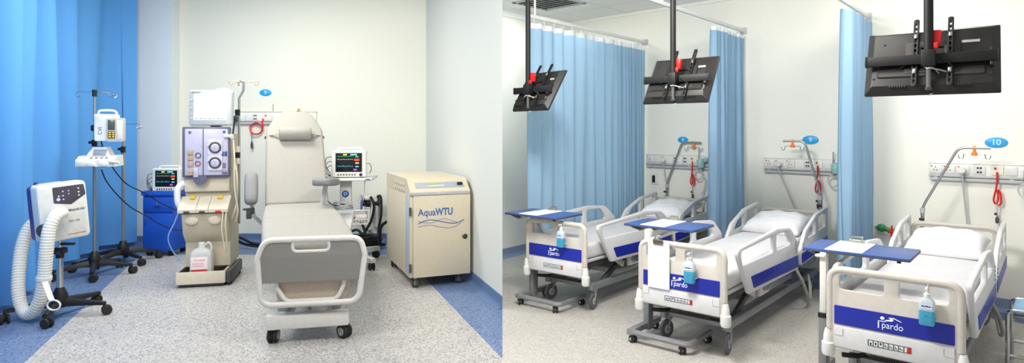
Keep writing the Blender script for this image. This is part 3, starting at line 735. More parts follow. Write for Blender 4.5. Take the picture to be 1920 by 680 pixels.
# oval sign
def sign(name_label, digit, loc, rz, w=.082, grp='oval bed number signs'):
    t = thing('bed_number_sign', name_label, 'sign', loc, rz, grp)
    MB().plate(ell(0,0,w,w*.56,32), (), .008, .002, T(0,-.004,0) @ XZ).build('plaque', signblue, t)
    MB().text(digit, w*.85, T(0,-.0085,0) @ XZ, .001, bold=.001).build('digit', signwhite, t)
sp_ = P(498, 173.5, YB)
sign('blue oval bed number sign above the treatment chair', '9', sp_, 0)

# black leads running from the pumps across to the cabinet
for lab, pts in (('upper black lead sagging from the infusion pump across to the blue cabinet', [P(189,262,6.3), P(196,285,6.35), P(214,318,6.5), P(238,345,6.7), P(268,360,6.95), P(298,378,7.2), P(322,390,7.3), P(341,398,7.36)]),
                 ('lower black lead sagging from the medical unit across to the blue cabinet', [P(190,318,6.2), P(200,340,6.25), P(220,365,6.4), P(245,388,6.6), P(275,405,6.95), P(300,420,7.2), P(325,430,7.3), P(341,431,7.36)])):
    tag(MB().tube(smooth(pts, 7), .0065, 6).build('pump_cable', black), lab, 'cable', 'black leads of the pumps')
# ------------------------------------------------------- 6 treatment chair
ch = thing('treatment_chair', 'grey upholstered reclining treatment chair with white framed footboard', 'treatment chair', (-1.42, 4.35, 0), math.radians(22))
CW = .315
FB = T(0,0,0) @ RZ(-11)                    # the footboard is swung a little towards the door
def fbp(x, y, z): return FB @ Vector((x, y, z))
# footboard
fo = rp([(-.34,.285,.09),(.322,.285,.09),(.365,.62,.05),(.335,.74,.17),(-.318,.74,.17),(-.362,.62,.05)], .1, 8)
MB().tube([fbp(p.x,0,p.y) for p in fo], .0215, 10, True).build('footboard_frame', framewhite, ch)
pan = rp([(-.335,.44),(.33,.44),(.353,.62,.05),(.325,.73,.15),(-.31,.73,.15),(-.35,.62,.05)], .012, 8)
MB().plate(pan, [rp([(-.125,.745-.02),(.115,.725),(.115,.66),(-.125,.66)][::-1], .03)], .018, .004, FB @ XZ).build('footboard_panel', chairgrey, ch)
MB().tube([fbp(p.x,-.002,p.y) for p in rp([(-.13,.735),(.12,.735),(.12,.655),(-.13,.655)], .035)], .012, 8, True).build('hand_grip', framewhite, ch)
# foot tray below the panel
def cl(w, y, z, h, r): return [Vector((p.x, y, z+p.y)) for p in rp([(-w,0,h*.4),(w,0,h*.4),(w*.98,h,r),(-w*.98,h,r)], .02, 6)]
MB().loft([[FB @ p for p in cl(w, y, z, h, .03)] for w, y, z, h in ((.18,.045,.31,.10),(.24,.05,.29,.15),(.255,.08,.285,.17),(.25,.16,.30,.2),(.22,.2,.32,.18))]).build('foot_cushion', mat('foot_cushion_beige', 0xB3A698, .75, var=.06, scale=90), ch)
rim = rp([(-.29,.43),(-.17,.305),(.17,.305),(.26,.43)], .05, 6)
MB().tube([fbp(p.x, .03, p.y) for p in rp([(-.275,.46),(-.18,.30),(.17,.30),(.245,.46)], .06, 6)], .016, 8, True).build('foot_tray_rim', framewhite, ch)
# cushions
def cush(name, y0, z0, y1, z1, w0, w1, th, r=.05):
    a, b = Vector((0,y0,z0)), Vector((0,y1,z1)); ax = (b-a); L_ = ax.length; ax.normalize(); nr = Vector((0,-ax.z,ax.y))
    loops = []
    for f, k in ((0,.72),(.012,.9),(.05,1),(.5,1.02),(.95,1),(.988,.9),(1,.72)):
        w = (w0+(w1-w0)*f)*(1-(1-k)*.12); c = a+ax*(L_*f)
        hh_ = th*k
        loops.append([c+Vector((p.x,0,0))+nr*(p.y-th/2) for p in rp([(-w,(-hh_)/2),(w,-hh_/2),(w,hh_/2),(-w,hh_/2)], min(r, hh_*.45), 5)])
    return MB().loft(loops).build(name, chairfab, ch, sharp=60)
cush('leg_cushion', .10, .715, 1.08, .775, .33, .335, .13)
cush('seat_cushion', 1.085, .775, 1.98, .785, .335, .31, .14)
# backrest with rounded shoulders
ba, bb = Vector((0,1.99,.77)), Vector((0,2.78,1.735)); bx_ = (bb-ba); BL = bx_.length; tl = math.degrees(math.atan2(bx_.y, bx_.z))
BM = T(*ba) @ RX(-tl)
def bo(k): return rp([(-.305+k,0+k,.03),(.305-k,0+k,.03),(.295-k,BL*.78,.2),(.17-k*.6,BL-k,.14),(-.17+k*.6,BL-k,.14),(-.295+k,BL*.78,.2)], .1, 8)
MB().loft([[BM @ Vector((p.x, y, p.y)) for p in bo(k)] for k, y in ((.03,-.01),(.012,-.004),(.002,.012),(0,.03),(0,.09),(.012,.11),(.03,.115))]).build('backrest_cushion', chairfab, ch, sharp=60)
MB().loft([[BM @ Vector((p.x, y, p.y)) for p in bo(k)] for k, y in ((.04,.112),(.05,.15))]).build('backrest_shell', framewhite, ch)
# neck roll with straps
MB().tube([BM @ Vector((x,-.055,BL*.70)) for x in (-.165,-.16,-.15,.15,.16,.165)], lambda i: (.05,.068,.075,.075,.068,.05)[i], 20).build('neck_roll', chairfab, ch, sharp=60)
for s in (-1, 1): MB().tube([BM @ Vector(p) for p in ((s*.16,-.05,BL*.70),(s*.24,-.02,BL*.705),(s*.30,.02,BL*.72),(s*.302,.06,BL*.72))], .012, 8, flat=.3).build('strap', chairfab, ch)
# armrests
def pad(name, c, L_, w, h, M):
    lo = []
    for f, k in ((-.5,.45),(-.47,.75),(-.4,.95),(-.2,1),(.2,1),(.4,.95),(.47,.75),(.5,.45)):
        lo.append([Vector(c)+(M @ Vector((p.x, f*L_, p.y))) for p in rp([(-w/2*k,-h/2*k),(w/2*k,-h/2*k),(w/2*k,h/2*k),(-w/2*k,h/2*k)], h*.42*k, 4)])
    return MB().loft(lo).build(name, padgrey, ch, sharp=60)
pL = local(ch, P(471, 353, 5.95)); pR = local(ch, P(612, 341, 6.0))
M3 = RX(55).to_3x3()
p_ = pad('armrest', pL, .34, .125, .10, M3)
MB().tube([pL+Vector((0,.03,-.12)), pL+Vector((.02,.10,-.28)), pL+Vector((.10,.2,-.38))], .02, 8).build('arm_bracket', framewhite, p_)
MB().cyl(pL+Vector((.0,.02,-.22)), pL+Vector((.03,.02,-.22)), .03).box(pL+Vector((-.02,.0,-.25)), (.05,.04,.09), None, .01).box(pL+Vector((-.04,.0,-.20)), (.07,.03,.02), None, .006).build('lock_lever', dgrey, p_)
p_ = pad('armrest', pR, .42, .20, .075, (RZ(-18) @ RX(-4)).to_3x3())
MB().tube([pR+Vector((0,.05,-.03)), pR+Vector((-.03,.08,-.22)), pR+Vector((-.10,.1,-.40))], .024, 8).build('arm_bracket', lgrey, p_)
# base
BB = T(0,.06,0) @ RZ(-9)
def bbp(x, y, z): return BB @ Vector((x, y, z))
def bbox(mb, c, d, bev=.006): return mb.box(bbp(*c), d, BB.to_3x3().to_4x4(), bev)
bbox(MB(), (-.02,.0,.155), (.565,.075,.105), .012).build('front_beam', framewhite, ch)
m_ = MB()
for s in (-1, 1): bbox(m_, (s*.17,.95,.16), (.05,1.85,.06))
m_.build('chassis_rail', lgrey, ch)
bbox(MB(), (0,1.85,.155), (.6,.075,.09), .012).build('rear_beam', framewhite, ch)
for s in (-1, 1): bbox(MB(), (s*.19-.02,.16,.44), (.07,.09,.50), .006).build('front_post', lgrey, ch)
MB().cyl(bbp(-.02,.1,.2), bbp(-.02,.1,.3), .012).build('pedal_rod', chrome, ch)
bbox(MB(), (0,1.2,.40), (.3,.35,.46), .02).build('lift_column', lgrey, ch)
bbox(MB(), (0,1.1,.655), (.5,1.9,.05), .01).build('seat_frame', lgrey, ch)
hubm = mat('wheel_hub_grey', 0x8F9091, .4)
for x, y in ((-.265,.0),(.25,.0),(-.25,1.85),(.25,1.85)):
    q = bbp(x, y, 0)
    cs = caster(ch, q.x, q.y, .105, .052, 35 if x > 0 else -20, .03)
    for w_ in kids(cs):
        for s in (-1, 1):
            M = T(q.x, q.y, 0) @ RZ(35 if x > 0 else -20)
        break
    hb = MB(); M = T(q.x, q.y, 0) @ RZ(35 if x > 0 else -20)
    for s in (-1, 1): hb.cyl(M @ Vector((s*.034,.03,.052)), M @ Vector((s*.038,.03,.052)), .030, n=20)
    hb.build('hub_cap', hubm, cs)
# ------------------------------------------------------- 7 monitor trolley
tl_ = P(652, 480, 6.95); tl_.z = 0
TR = thing('monitor_trolley', 'white pole trolley with wire basket carrying a patient monitor', 'trolley', tl_, math.radians(8))
zt = 1.5-(333-HZ)/FOC*6.85
MB().box((-.02,0,(zt-.03+.13)/2), (.13,.07,zt-.03-.13), None, .02).build('column', framewhite, TR)
tt = MB().loft([[Vector((p.x, p.y, z)) for p in rect(-.29+k,-.2+k,.29-k,.2-k,.03)] for k, z in ((.01,zt-.03),(0,zt-.026),(0,zt-.006),(.004,zt))]).build('shelf', framewhite, TR)
MB().box((.24,-.202,zt-.014), (.05,.004,.012)).build('badge', inkblue, tt)
MB().tube(smooth([(.27,-.1,zt-.02),(.31,-.12,zt-.0),(.32,0,zt+.0),(.31,.12,zt),(.27,.1,zt-.02)], 4), .009, 8).build('grip', lgrey, tt)
# basket
bk = MB(); zb = 1.5-(393-HZ)/FOC*6.75; bh = .15
Lp = [(-.13,-.28),(.25,-.28),(.25,-.06),(-.13,-.06)]
for dz, sh, r in ((0,0,.0075),(-bh*.33,.006,.004),(-bh*.66,.012,.004),(-bh,.018,.006)):
    bk.tube([Vector((x*(1-sh), y*(1-sh), zb+dz)) for x, y in Lp], r, 6, True)
for (a, b), n_ in zip(((0,1),(1,2),(2,3),(3,0)), (12,6,12,6)):
    for k in range(n_):
        p = Vector(Lp[a]).lerp(Vector(Lp[b]), k/n_); bk.tube([(p.x,p.y,zb), (p.x*.982,p.y*.982,zb-bh)], .004, 5)
for k in range(10):
    x = -.12+k*.04; bk.tube([(x,-.275,zb-bh), (x,-.065,zb-bh)], .0028, 5)
bk.build('wire_basket', white, TR)
for dx, dy in ((.01,-.46),(.33,-.42),(-.3,-.4),(.3,.3),(-.3,.3)):
    pass
for a in (-48, 48, 132, 228):
    M = T(-.02,0,0) @ RZ(a-90+90)
    lg = MB().loft([[M @ Vector((x,-w,z)), M @ Vector((x,w,z)), M @ Vector((x,w,z+h)), M @ Vector((x,-w,z+h))] for x, w, z, h in ((.02,.045,.10,.085),(.25,.035,.09,.06),(.50,.03,.085,.045))]).build('leg', framewhite, TR)
    q = M @ Vector((.48,0,0)); caster_m(lg, q.x, q.y, .09, .04, a+70)
mo = Matrix.Translation(tl_) @ Matrix.Rotation(math.radians(8), 4, 'Z') @ Vector((.03,-.02,zt+.002))
monitor('white patient monitor with dark screen on the pole trolley right of the treatment chair', mo, math.radians(6), .375, .305, .19, mg)
# things in the basket
bkM = Matrix.Translation(tl_) @ Matrix.Rotation(math.radians(8), 4, 'Z')
q = bkM @ Vector((.0,-.17,zb-bh+.006))
bxm = MB().box((0,0,.05), (.17,.12,.09), None, .008).build('accessory_box', white, None, loc=q, rotz=math.radians(8)); tag(bxm, 'white accessory box lying in the wire basket of the trolley', 'box')
q = bkM @ Vector((.17,-.17,zb-bh+.05))
tag(MB().lathe([(.001,-.06),(.04,-.06),(.044,-.03),(.044,.05),(.03,.06),(.001,.06)], RY(90)).build('tape_roll', offw, None, loc=q, rotz=.3), 'white roll lying beside the box in the trolley basket', 'roll')
cb_ = []
for k in range(60):
    a = k*.62; cb_.append(bkM @ Vector((-.03+.10*math.cos(a), -.17+.085*math.sin(a), zb+.0+.0012*k+.02*math.sin(k*.9))))
tag(MB().tube(smooth(cb_, 3), .007, 6).build('sensor_cable', lgrey), 'grey sensor cable coiled on top of the trolley basket', 'cable')
cc2 = [bkM @ Vector(p) for p in ((-.2,-.19,zt+.02),(-.24,-.2,zt-.08),(-.2,-.22,zt-.22),(-.12,-.2,zb+.05),(-.02,-.2,zb+.06),(.08,-.2,zb+.02))]
tag(MB().tube(smooth(cc2, 6), .007, 6).build('sensor_cable', dgrey), 'dark sensor cable hanging from the trolley shelf into its basket', 'cable')
# suction/infusion tube hanging at right of column
cc3 = [bkM @ Vector(p) for p in ((.2,-.12,zt-.03),(.19,-.13,zt-.2),(.16,-.14,zt-.34),(.15,-.16,zb-.02))]
pr = MB().tube(smooth(cc3, 5), .006, 6).build('probe_lead', lgrey); tag(pr, 'thin probe lead hanging under the trolley shelf, blue plug at its end', 'cable')
MB().cyl(bkM @ Vector((.165,-.14,zt-.36)), bkM @ Vector((.17,-.14,zt-.25)), .012).build('plug', inkblue, pr)
q = bkM @ Vector((-.02,-.037,zb+.16))
db = MB().lathe([(.001,0),(.036,0),(.038,.006),(.03,.012),(.001,.014)], RX(90), 24).build('round_badge', inkblue, None, loc=q, rotz=math.radians(8)); 
db.parent = TR; db.location = (-.02,-.036,zb+.16); db.rotation_euler = (0,0,0)
MB().tube([(.015*math.cos(a), -.014, .015*math.sin(a)) for a in [k*.35 for k in range(18)]], .004, 6, False).build('badge_print', signwhite, db)
# ------------------------------------------------------- 8 wall valve box with pipes and hoses
vb = P(692, 420, YB)
VB = thing('water_supply_box', 'dark water supply box on the wall with white waste pipes and black hoses', 'supply box', (vb.x, YB, 0), 0)
zv = lambda y: 1.5-(y-HZ)/FOC*YB
MB().box((.03,-.03,zv(377)), (.235,.06,.13), None, .008).build('box', dgrey, VB)
MB().box((.0,-.03,zv(400)), (.07,.05,.10), None, .006).box((.10,-.03,zv(402)), (.04,.05,.10), None, .006).build('bracket', black, VB)
for x0, pts in ((0, [(-.08,-.08,.66),(-.02,-.08,.60),(.06,-.08,.60),(.07,-.08,.5),(.06,-.08,.3)]), (0, [(.1,-.09,.62),(.11,-.09,.5),(.12,-.09,.22)]), (0, [(-.06,-.08,.5),(-.05,-.08,.35),(-.0,-.09,.2),(.06,-.09,.17)])):
    MB().tube(smooth(pts, 6), .032, 12).build('waste_pipe', mat('pipe_white', 0xDAD9D2, .4), VB)
for x in (-.05, .02, .1, .14): MB().cyl((x,-.06,zv(379)+.01), (x,-.13,zv(379)), .028).cyl((x-.02,-.12,zv(379)), (x+.03,-.12,zv(379)), .018).build('valve', black, VB)
hs = []
for k, pts in enumerate(([(.05,-.13,.63),(.10,-.14,.5),(.06,-.16,.3),(-.06,-.2,.1),(-.18,-.25,.05),(-.25,-.2,.18),(-.2,-.18,.32),(-.1,-.18,.33),(-.02,-.2,.2),(.03,-.25,.05)],
    [(.14,-.13,.63),(.19,-.14,.62),(.2,-.16,.4),(.17,-.2,.15),(.25,-.4,.03)],
    [(-.25,-.3,.02),(-.12,-.28,.06),(.02,-.3,.05),(.15,-.32,.03),(.3,-.4,.03)],
    [(-.2,-.2,.17),(-.1,-.22,.19),(0,-.24,.1),(.12,-.25,.04),(.22,-.26,.16)])):
    MB().tube(smooth(pts, 8), .018, 8).build('hose', black, VB)
# floor hoses left of the chair
for k, (dy, lab) in enumerate(((0, 'upper black hose running along the blue skirting left of the treatment chair'), (1, 'lower black hose running along the blue skirting left of the treatment chair'))):
    pts = [P(442, 442+dy*6, 7.9), P(455, 447+dy*9, 7.85), P(472, 455+dy*5, 7.8), P(492, 458+dy*4, 7.8), P(540, 462+dy*4, 7.7)]
    tag(MB().tube(smooth(pts, 8), .018, 8).build('floor_hose', black), lab, 'hose', 'black hoses by the skirting')
# pile of coiled hoses on the floor by the wall
ph_ = []
for k in range(90):
    a = k*.7; ph_.append(Vector((vb.x+.09+.17*math.cos(a)*(1+.2*math.sin(k*.37)), YB-.55+.13*math.sin(a), .02+.0016*k+.01*math.sin(k*1.3))))
tag(MB().tube(smooth(ph_, 2), .012, 6).build('hose_coil', black), 'heap of coiled black hose on the floor beside the water treatment unit', 'hose')
# ------------------------------------------------------- 9 water treatment unit
wt = P(768, 528, 5.85); 
WT = thing('water_treatment_unit', 'large cream water treatment cabinet on castors with blue lettering on its door', 'water treatment unit', (wt.x, wt.y, 0), math.radians(22.5))
WW, WD, z0, z1, zc = .60, 1.12, .105, .895, 1.04
MB().box((WW/2, WD/2, (z0+z1)/2), (WW, WD, z1-z0), None, .006).build('carcass', creamd, WT)
MB().loft([[Vector((x, y, z)) for y, z in [(-.02,z1),(-.025,.92),(.13,zc),(.16,zc+.004),(WD,zc+.004),(WD,z1)]] for x in (0,.004,WW-.004,WW)]).build('top_cover', creamd, WT)
sl = Vector((0,.155,.12)).normalized(); nrm = Vector((0,-.12,.155)).normalized()
SM = Matrix(((1,0,0,WW/2),(0,sl.y,nrm.y,.052),(0,sl.z,nrm.z,.98),(0,0,0,1)))
MB().plate(rect(-.235,-.04,.25,.04,.006), (), .006, .002, SM).build('control_strip', mat('strip_grey', 0x9EA4AE, .35), WT)
MB().box((SM @ Vector((-.05,.02,.004))), (.12,.02,.003), SM.to_3x3().to_4x4()).build('display', mat('display_green', 0xA8B85A, .3), WT)
kb = MB()
for k in range(6): kb.box(SM @ Vector((-.10+k*.028,-.012,.004)), (.02,.014,.003), SM.to_3x3().to_4x4())
kb.build('key', white, WT)
MB().box(SM @ Vector((.215,0,.012)), (.055,.03,.02), SM.to_3x3().to_4x4(), .006).build('main_switch', black, WT)
MB().box((WW/2+.006,-.012,z1+.012), (WW-.012,.03,.034), None, .006).build('lip', mat('lip_grey', 0xAEB0B0, .4), WT)
MB().box((WW/2,-.028,z1+.012), (.1,.004,.018)).build('lip_badge', lgrey, WT)
dr_ = MB().box((WW/2+.015,-.015,(z0+z1)/2-.003), (WW-.03,.03,z1-z0-.01), None, .004).build('door', creamd, WT)
MB().text('Aqua', .094, T(.075,-.0305,.725) @ XZ @ Matrix.Diagonal((.88,1,1,1)), .001, 'LEFT', bold=.001).build('lettering', mat('aqua_blue', 0x2F4E9C, .5), dr_)
MB().text('WTU', .094, T(.247,-.0305,.725) @ XZ @ Matrix.Diagonal((.78,1,1,1)), .001, 'LEFT', bold=.004).build('lettering', mat('wtu_blue', 0x4A6C9A, .5), dr_)
def wave(pts, r, m):
    MB().tube(smooth([(x,-.0305,z) for x, z in pts], 8), r*.55, 6).build('wave_line', m, dr_)
wv1, wv2 = mat('wave_navy', 0x2B4A92, .5), mat('wave_grey', 0x6F7FA6, .5)
wave([(.075,.62),(.13,.645),(.19,.655),(.26,.645),(.34,.625),(.42,.61),(.48,.618),(.535,.64)], .007, wv1)
wave([(.075,.645),(.14,.63),(.20,.625),(.26,.642),(.33,.66),(.40,.64),(.46,.618),(.50,.622)], .005, wv2)
wave([(.075,.593),(.15,.605),(.22,.60),(.30,.58),(.38,.568),(.45,.582),(.505,.615)], .0055, wv2)
lk = MB().lathe([(.001,0),(.022,0),(.024,.006),(.015,.012),(.001,.014)], T(WW-.055,-.03,.475) @ RX(90)).build('lock', black, dr_)
MB().box((WW-.065,-.047,.475), (.05,.008,.014), RY(20), .003).build('key', dgrey, lk)
for z in (.74, .20): MB().cyl((.002,-.02,z-.04), (.002,-.02,z+.04), .012).build('hinge', dgrey, WT)
MB().box((-.003,.075,(z0+z1)/2), (.006,.15,z1-z0-.01), None, .002).build('corner_strip', mat('strip_bluegrey', 0xA9B3BF, .45), WT)
for k in range(5):
    for j in range(2):
        y, z = .25+k*.10, .90+.035*(1-j)*1.6+.028
        MB().loft([[Vector((-.001,y-.03,z-.012)),Vector((-.001,y+.03,z-.012)),Vector((-.001,y+.03,z+.012)),Vector((-.001,y-.03,z+.012))],[Vector((-.012,y-.024,z-.011)),Vector((-.012,y+.024,z-.011)),Vector((-.006,y+.028,z+.010)),Vector((-.006,y-.028,z+.010))]]).build('louvre', creamd, WT)
for y in (.22,1.06):
    for z in (.2,.5,.8): MB().cyl((-.004,y,z), (.0,y,z), .006, n=10).build('screw', lgrey, WT)
for x, y in ((.06,.03),(WW-.10,.05),(.06,WD-.1),(WW-.08,WD-.1)): caster(WT, x, y, .105, .048, -25, .026, mf=mgrey, mw=mat('tyre_grey', 0x4A4B4D, .6))
MB().tube(smooth([(.04,WD,.5),(.0,WD+.05,.48),(-.05,WD+.12,.4),(-.04,WD+.2,.2)], 6), .018, 8).build('hose', black, WT)
# ================================================================= THE WARD
ZB = 1.075
def rail(label, s0, s1, items, grp='socket rails above the beds'):
    p = wall_pt(s0, ZB, 0); L_ = s1-s0
    rt = thing('headwall_rail', label, 'wall rail', p, WANG, grp)
    MB().box((L_/2,-.014,.10), (L_,.028,.10), None, .006).build('trunking', rl_wall, rt)
    MB().box((L_/2,-.017,.152), (L_,.034,.012), None, .004).build('top_lip', white, rt)
    MB().box((L_/2,-.020,.042), (L_,.024,.02), None, .004).box((L_/2,-.03,.012), (L_-.02,.012,.026), None, .003).build('equipment_rail', lgrey, rt)
    for k in range(3): MB().box((.05+k*(L_-.1)/2,-.014,.012), (.03,.028,.04), None, .003).build('rail_bracket', lgrey, rt)
    for x, k in items: sock(rt, x, .10, k, .82)
    return rt
def gas(root, x, z, m, r=.026):
    b = MB().box((x,-.031,z), (.075,.01,.085), None, .004).build('gas_plate', white, root)
    MB().lathe([(.001,0),(r,0),(r,.02),(r*.7,.028),(.001,.03)], T(x,-.034,z) @ RX(90)).build('gas_outlet', m, b)
r8 = rail('socket rail below the number 8 sign, left of the middle curtain', 1.22, 2.35, ((.06,'twin'),(.16,'blank'),(.26,'twin'),(.40,'data'),(.52,'data'),(.62,'call')))
r9 = rail('socket rail below the number 9 sign, over the middle bed', 2.64, 3.60, ((.06,'twin'),(.16,'twin'),(.27,'twin'),(.44,'data'),(.54,'call'),(.63,'blank')))
r10 = rail('socket rail below the number 10 sign at the right edge', 4.10, 5.25, ((.05,'twin'),(.145,'twin'),(.245,'twin'),(.36,'data'),(.48,'call'),(.57,'blank')))
brass = mat('brass_yellow', 0xC79A2E, .35, .3)
for r_, xs in ((r8, (.80,.86)), (r9, (.80,.90)), (r10, (.88,.96))):
    gas(r_, xs[0], .105, black); gas(r_, xs[1], .105, brass if r_ is not r10 else black)
blk8 = MB().box((.96,-.06,.09), (.05,.08,.15), None, .008).build('air_valve_block', mat('ivory', 0xD8D2C4, .5), r8)
MB().cyl((.96,-.08,.0), (.96,-.08,-.06), .012).box((.96,-.08,-.09), (.035,.03,.06), None, .006).build('hanging_clamp', black, blk8)
# small hangings
def at_wall(s, z, off): return wall_pt(s, z, off)
def hang(name, label, cat, s, pts, r, m, grp=None):
    o = MB().tube(smooth([at_wall(s+a, z, off) for a, off, z in pts], 6), r, 8).build(name, m)
    return tag(o, label, cat, grp)
cc_ = 'red nurse call cords'
for s, lab, dz in ((1.22+.62,'red call cord hanging from the rail at the leftmost bed',-.02),(2.64+.54,'red call cord hanging from the rail over the middle bed',0),(4.10+.48,'red call cord hanging from the rail at the right bed',.02)):
    o = hang('call_cord', lab, 'call cord', s, ((0,.05,ZB+.09),(0,.055,ZB),(-.01,.05,ZB-.07),(-.022,.05,ZB-.14),(-.01,.055,ZB-.175),(.008,.05,ZB-.14),(.004,.05,ZB-.06),(.022,.05,ZB-.09),(.026,.05,ZB-.16),(.012,.05,ZB-.19)), .0072, red, cc_)
    MB().tube([at_wall(s, ZB-.18, .05), at_wall(s, ZB-.28, .045)], .004, 6).build('cord', lgrey, o)
    q = at_wall(s, ZB-.31, .04)
    MB().lathe([(.001,-.03),(.012,-.025),(.014,.01),(.005,.03),(.001,.032)], T(*q)).ball(q+Vector((-.012,0,.05)), .012).build('pull_knob', dgrey, o)
fl_ = 'teal suction flasks'
for s, lab in ((1.22+.74,'pale teal suction regulator on the rail at the leftmost bed'),(2.64+.72,'pale teal suction regulator on the rail over the middle bed'),(4.10+.70,'pale teal suction regulator on the right end rail')):
    q = at_wall(s, ZB+.06, .0)
    o = thing('suction_regulator', lab, 'suction regulator', q, WANG, fl_)
    MB().lathe([(.001,-.05),(.032,-.05),(.04,-.03),(.042,.02),(.03,.045),(.012,.06),(.001,.06)], T(0,-.085,.01)).build('flask', teal, o)
    MB().cyl((0,-.035,.03), (0,-.09,.05), .018).cyl((-.05,-.07,.04), (.05,-.07,.06), .014).ball((.055,-.08,.05), (.03,.03,.03)).build('valve_body', mat('teal_grey', 0x9DB9BA, .35), o)
    MB().cyl((-.035,-.06,.05), (-.035,-.06,.17), .006).box((-.035,-.06,.0), (.03,.03,.10), None, .006).build('gauge_stem', chrome, o)
    tb = [(.0,-.09,-.05),(.02,-.08,-.12),(-.02,-.08,-.17),(-.07,-.07,-.15),(-.08,-.07,-.09),(-.04,-.07,-.06),(.01,-.07,-.10),(.05,-.07,-.18),(.03,-.06,-.28),(.0,-.06,-.34)]
    MB().tube(smooth(tb, 6), .007, 8).build('suction_tube', mat('clear_tube', 0xDDE3E2, .2, trans=.5), o)
# bed power cords hanging down to the beds
pg = 'bed power cords'
for s, dx, lab in ((1.22+.26,.10,'grey bed cord hanging from the rail at the leftmost bed'),(2.64+.17,.28,'grey bed cord hanging from the rail over the middle bed'),(4.10+.245,.06,'grey bed cord hanging from the rail at the right bed')):
    pts = [(0,.06,ZB+.09),(.004,.065,ZB+.02),(dx*.4,.045,ZB-.25),(dx*.75,.04,ZB-.5),(dx*.9,.04,.28),(dx,.06,.06)]
    o = hang('bed_power_cable', lab, 'cord', s, pts, .0075, mat('cord_grey', 0xB8B8B6, .5), pg)
    MB().lathe([(.001,-.02),(.024,-.02),(.028,0),(.024,.03),(.001,.03)], T(*at_wall(s, ZB+.095, .055)) @ RZ(math.degrees(WANG)) @ RX(90)).build('plug', white, o)
# black handset on the wall below the leftmost rail
q = at_wall(1.33, .935, 0)
o = thing('wall_switch', 'white switch plate with black rocker below the leftmost rail', 'switch', q, WANG)
MB().box((0,-.006,0), (.10,.012,.13), None, .004).build('plate', white, o); MB().box((-.01,-.016,.0), (.035,.014,.085), None, .004).build('rocker', black, o)
# green valve with red handle
q = P(1668, 429, 5.45)
def on_wall_px(px):
    k = (px-CXP)/FOC
    return (C0.x-k*C0.y)/(-(VW.x-k*VW.y))
s_ = on_wall_px(1668); q = wall_pt(s_, 0, 0); zq = 1.5-(429-HZ)/FOC*q.y
o = thing('oxygen_valve', 'green wall valve with red cross handle behind the right bed', 'valve', (q.x, q.y, zq), WANG)
MB().cyl((-.11,-.05,.012), (.09,-.05,-.012), .014).build('pipe', chrome, o)
MB().ball((-.055,-.055,.012), (.042,.032,.036)).cyl((-.02,-.055,.004), (.06,-.055,-.012), .022).build('body', green, o)
MB().box((.035,-.085,-.01), (.016,.016,.11), RY(3), .005).box((.03,-.085,-.015), (.06,.016,.02), None, .005).cyl((.035,-.05,-.01), (.035,-.09,-.01), .014).build('handle', red, o)
MB().cyl((-.09,-.0,.012), (-.09,-.05,.012), .012).cyl((.08,-.0,-.012), (.08,-.05,-.012), .012).build('wall_stud', chrome, o)
# signs
for dg, px, py, lab in (('8',1281,262,'small blue oval sign numbered 8 on the ward wall'),('9',1520,262,'blue oval sign numbered 9 on the ward wall'),('10',1868,267,'blue oval sign numbered 10 at the right edge')):
    s = on_wall_px(px); q = wall_pt(s, 0, 0)
    q.z = 1.5-(py-HZ)/FOC*q.y
    sign(lab, dg, q, WANG, .078 if dg != '8' else .066)
# ------------------------------------------------------- beds
BW, BL = .61, 2.43
def wheel_big(root, x, y, r, yaw, up=.20):
    M = T(x, y, 0) @ RZ(yaw); mb = MB()
    for s in (-1, 1): mb.tube([M @ Vector((s*.010,-.01,up)), M @ Vector((s*.016,.01,r*1.9)), M @ Vector((s*.018,.03,r))], .008, 6)
    mb.cyl(M @ Vector((0,-.005,up-.03)), M @ Vector((0,-.005,up+.05)), .017)
    mb.box(M @ Vector((0,.0,up-.01)), (.04,.05,.035), RZ(yaw), .008).cyl(M @ Vector((-.022,.03,r)), M @ Vector((.022,.03,r)), .012)
    c = mb.build('caster', mgrey, root)
    MB().lathe([(.001,-.01),(r*.62,-.012),(r*.70,-.014),(r*.92,-.013),(r,-.007),(r,.007),(r*.92,.013),(r*.70,.014),(r*.62,.012),(.001,.01)], M @ T(0,.03,r) @ RY(90), 28).build('wheel', mat('wheel_grey', 0x5C5D60, .5), c)
    MB().cyl(M @ Vector((-.013,.03,r)), M @ Vector((.013,.03,r)), r*.45, n=20).build('hub', lgrey, c)
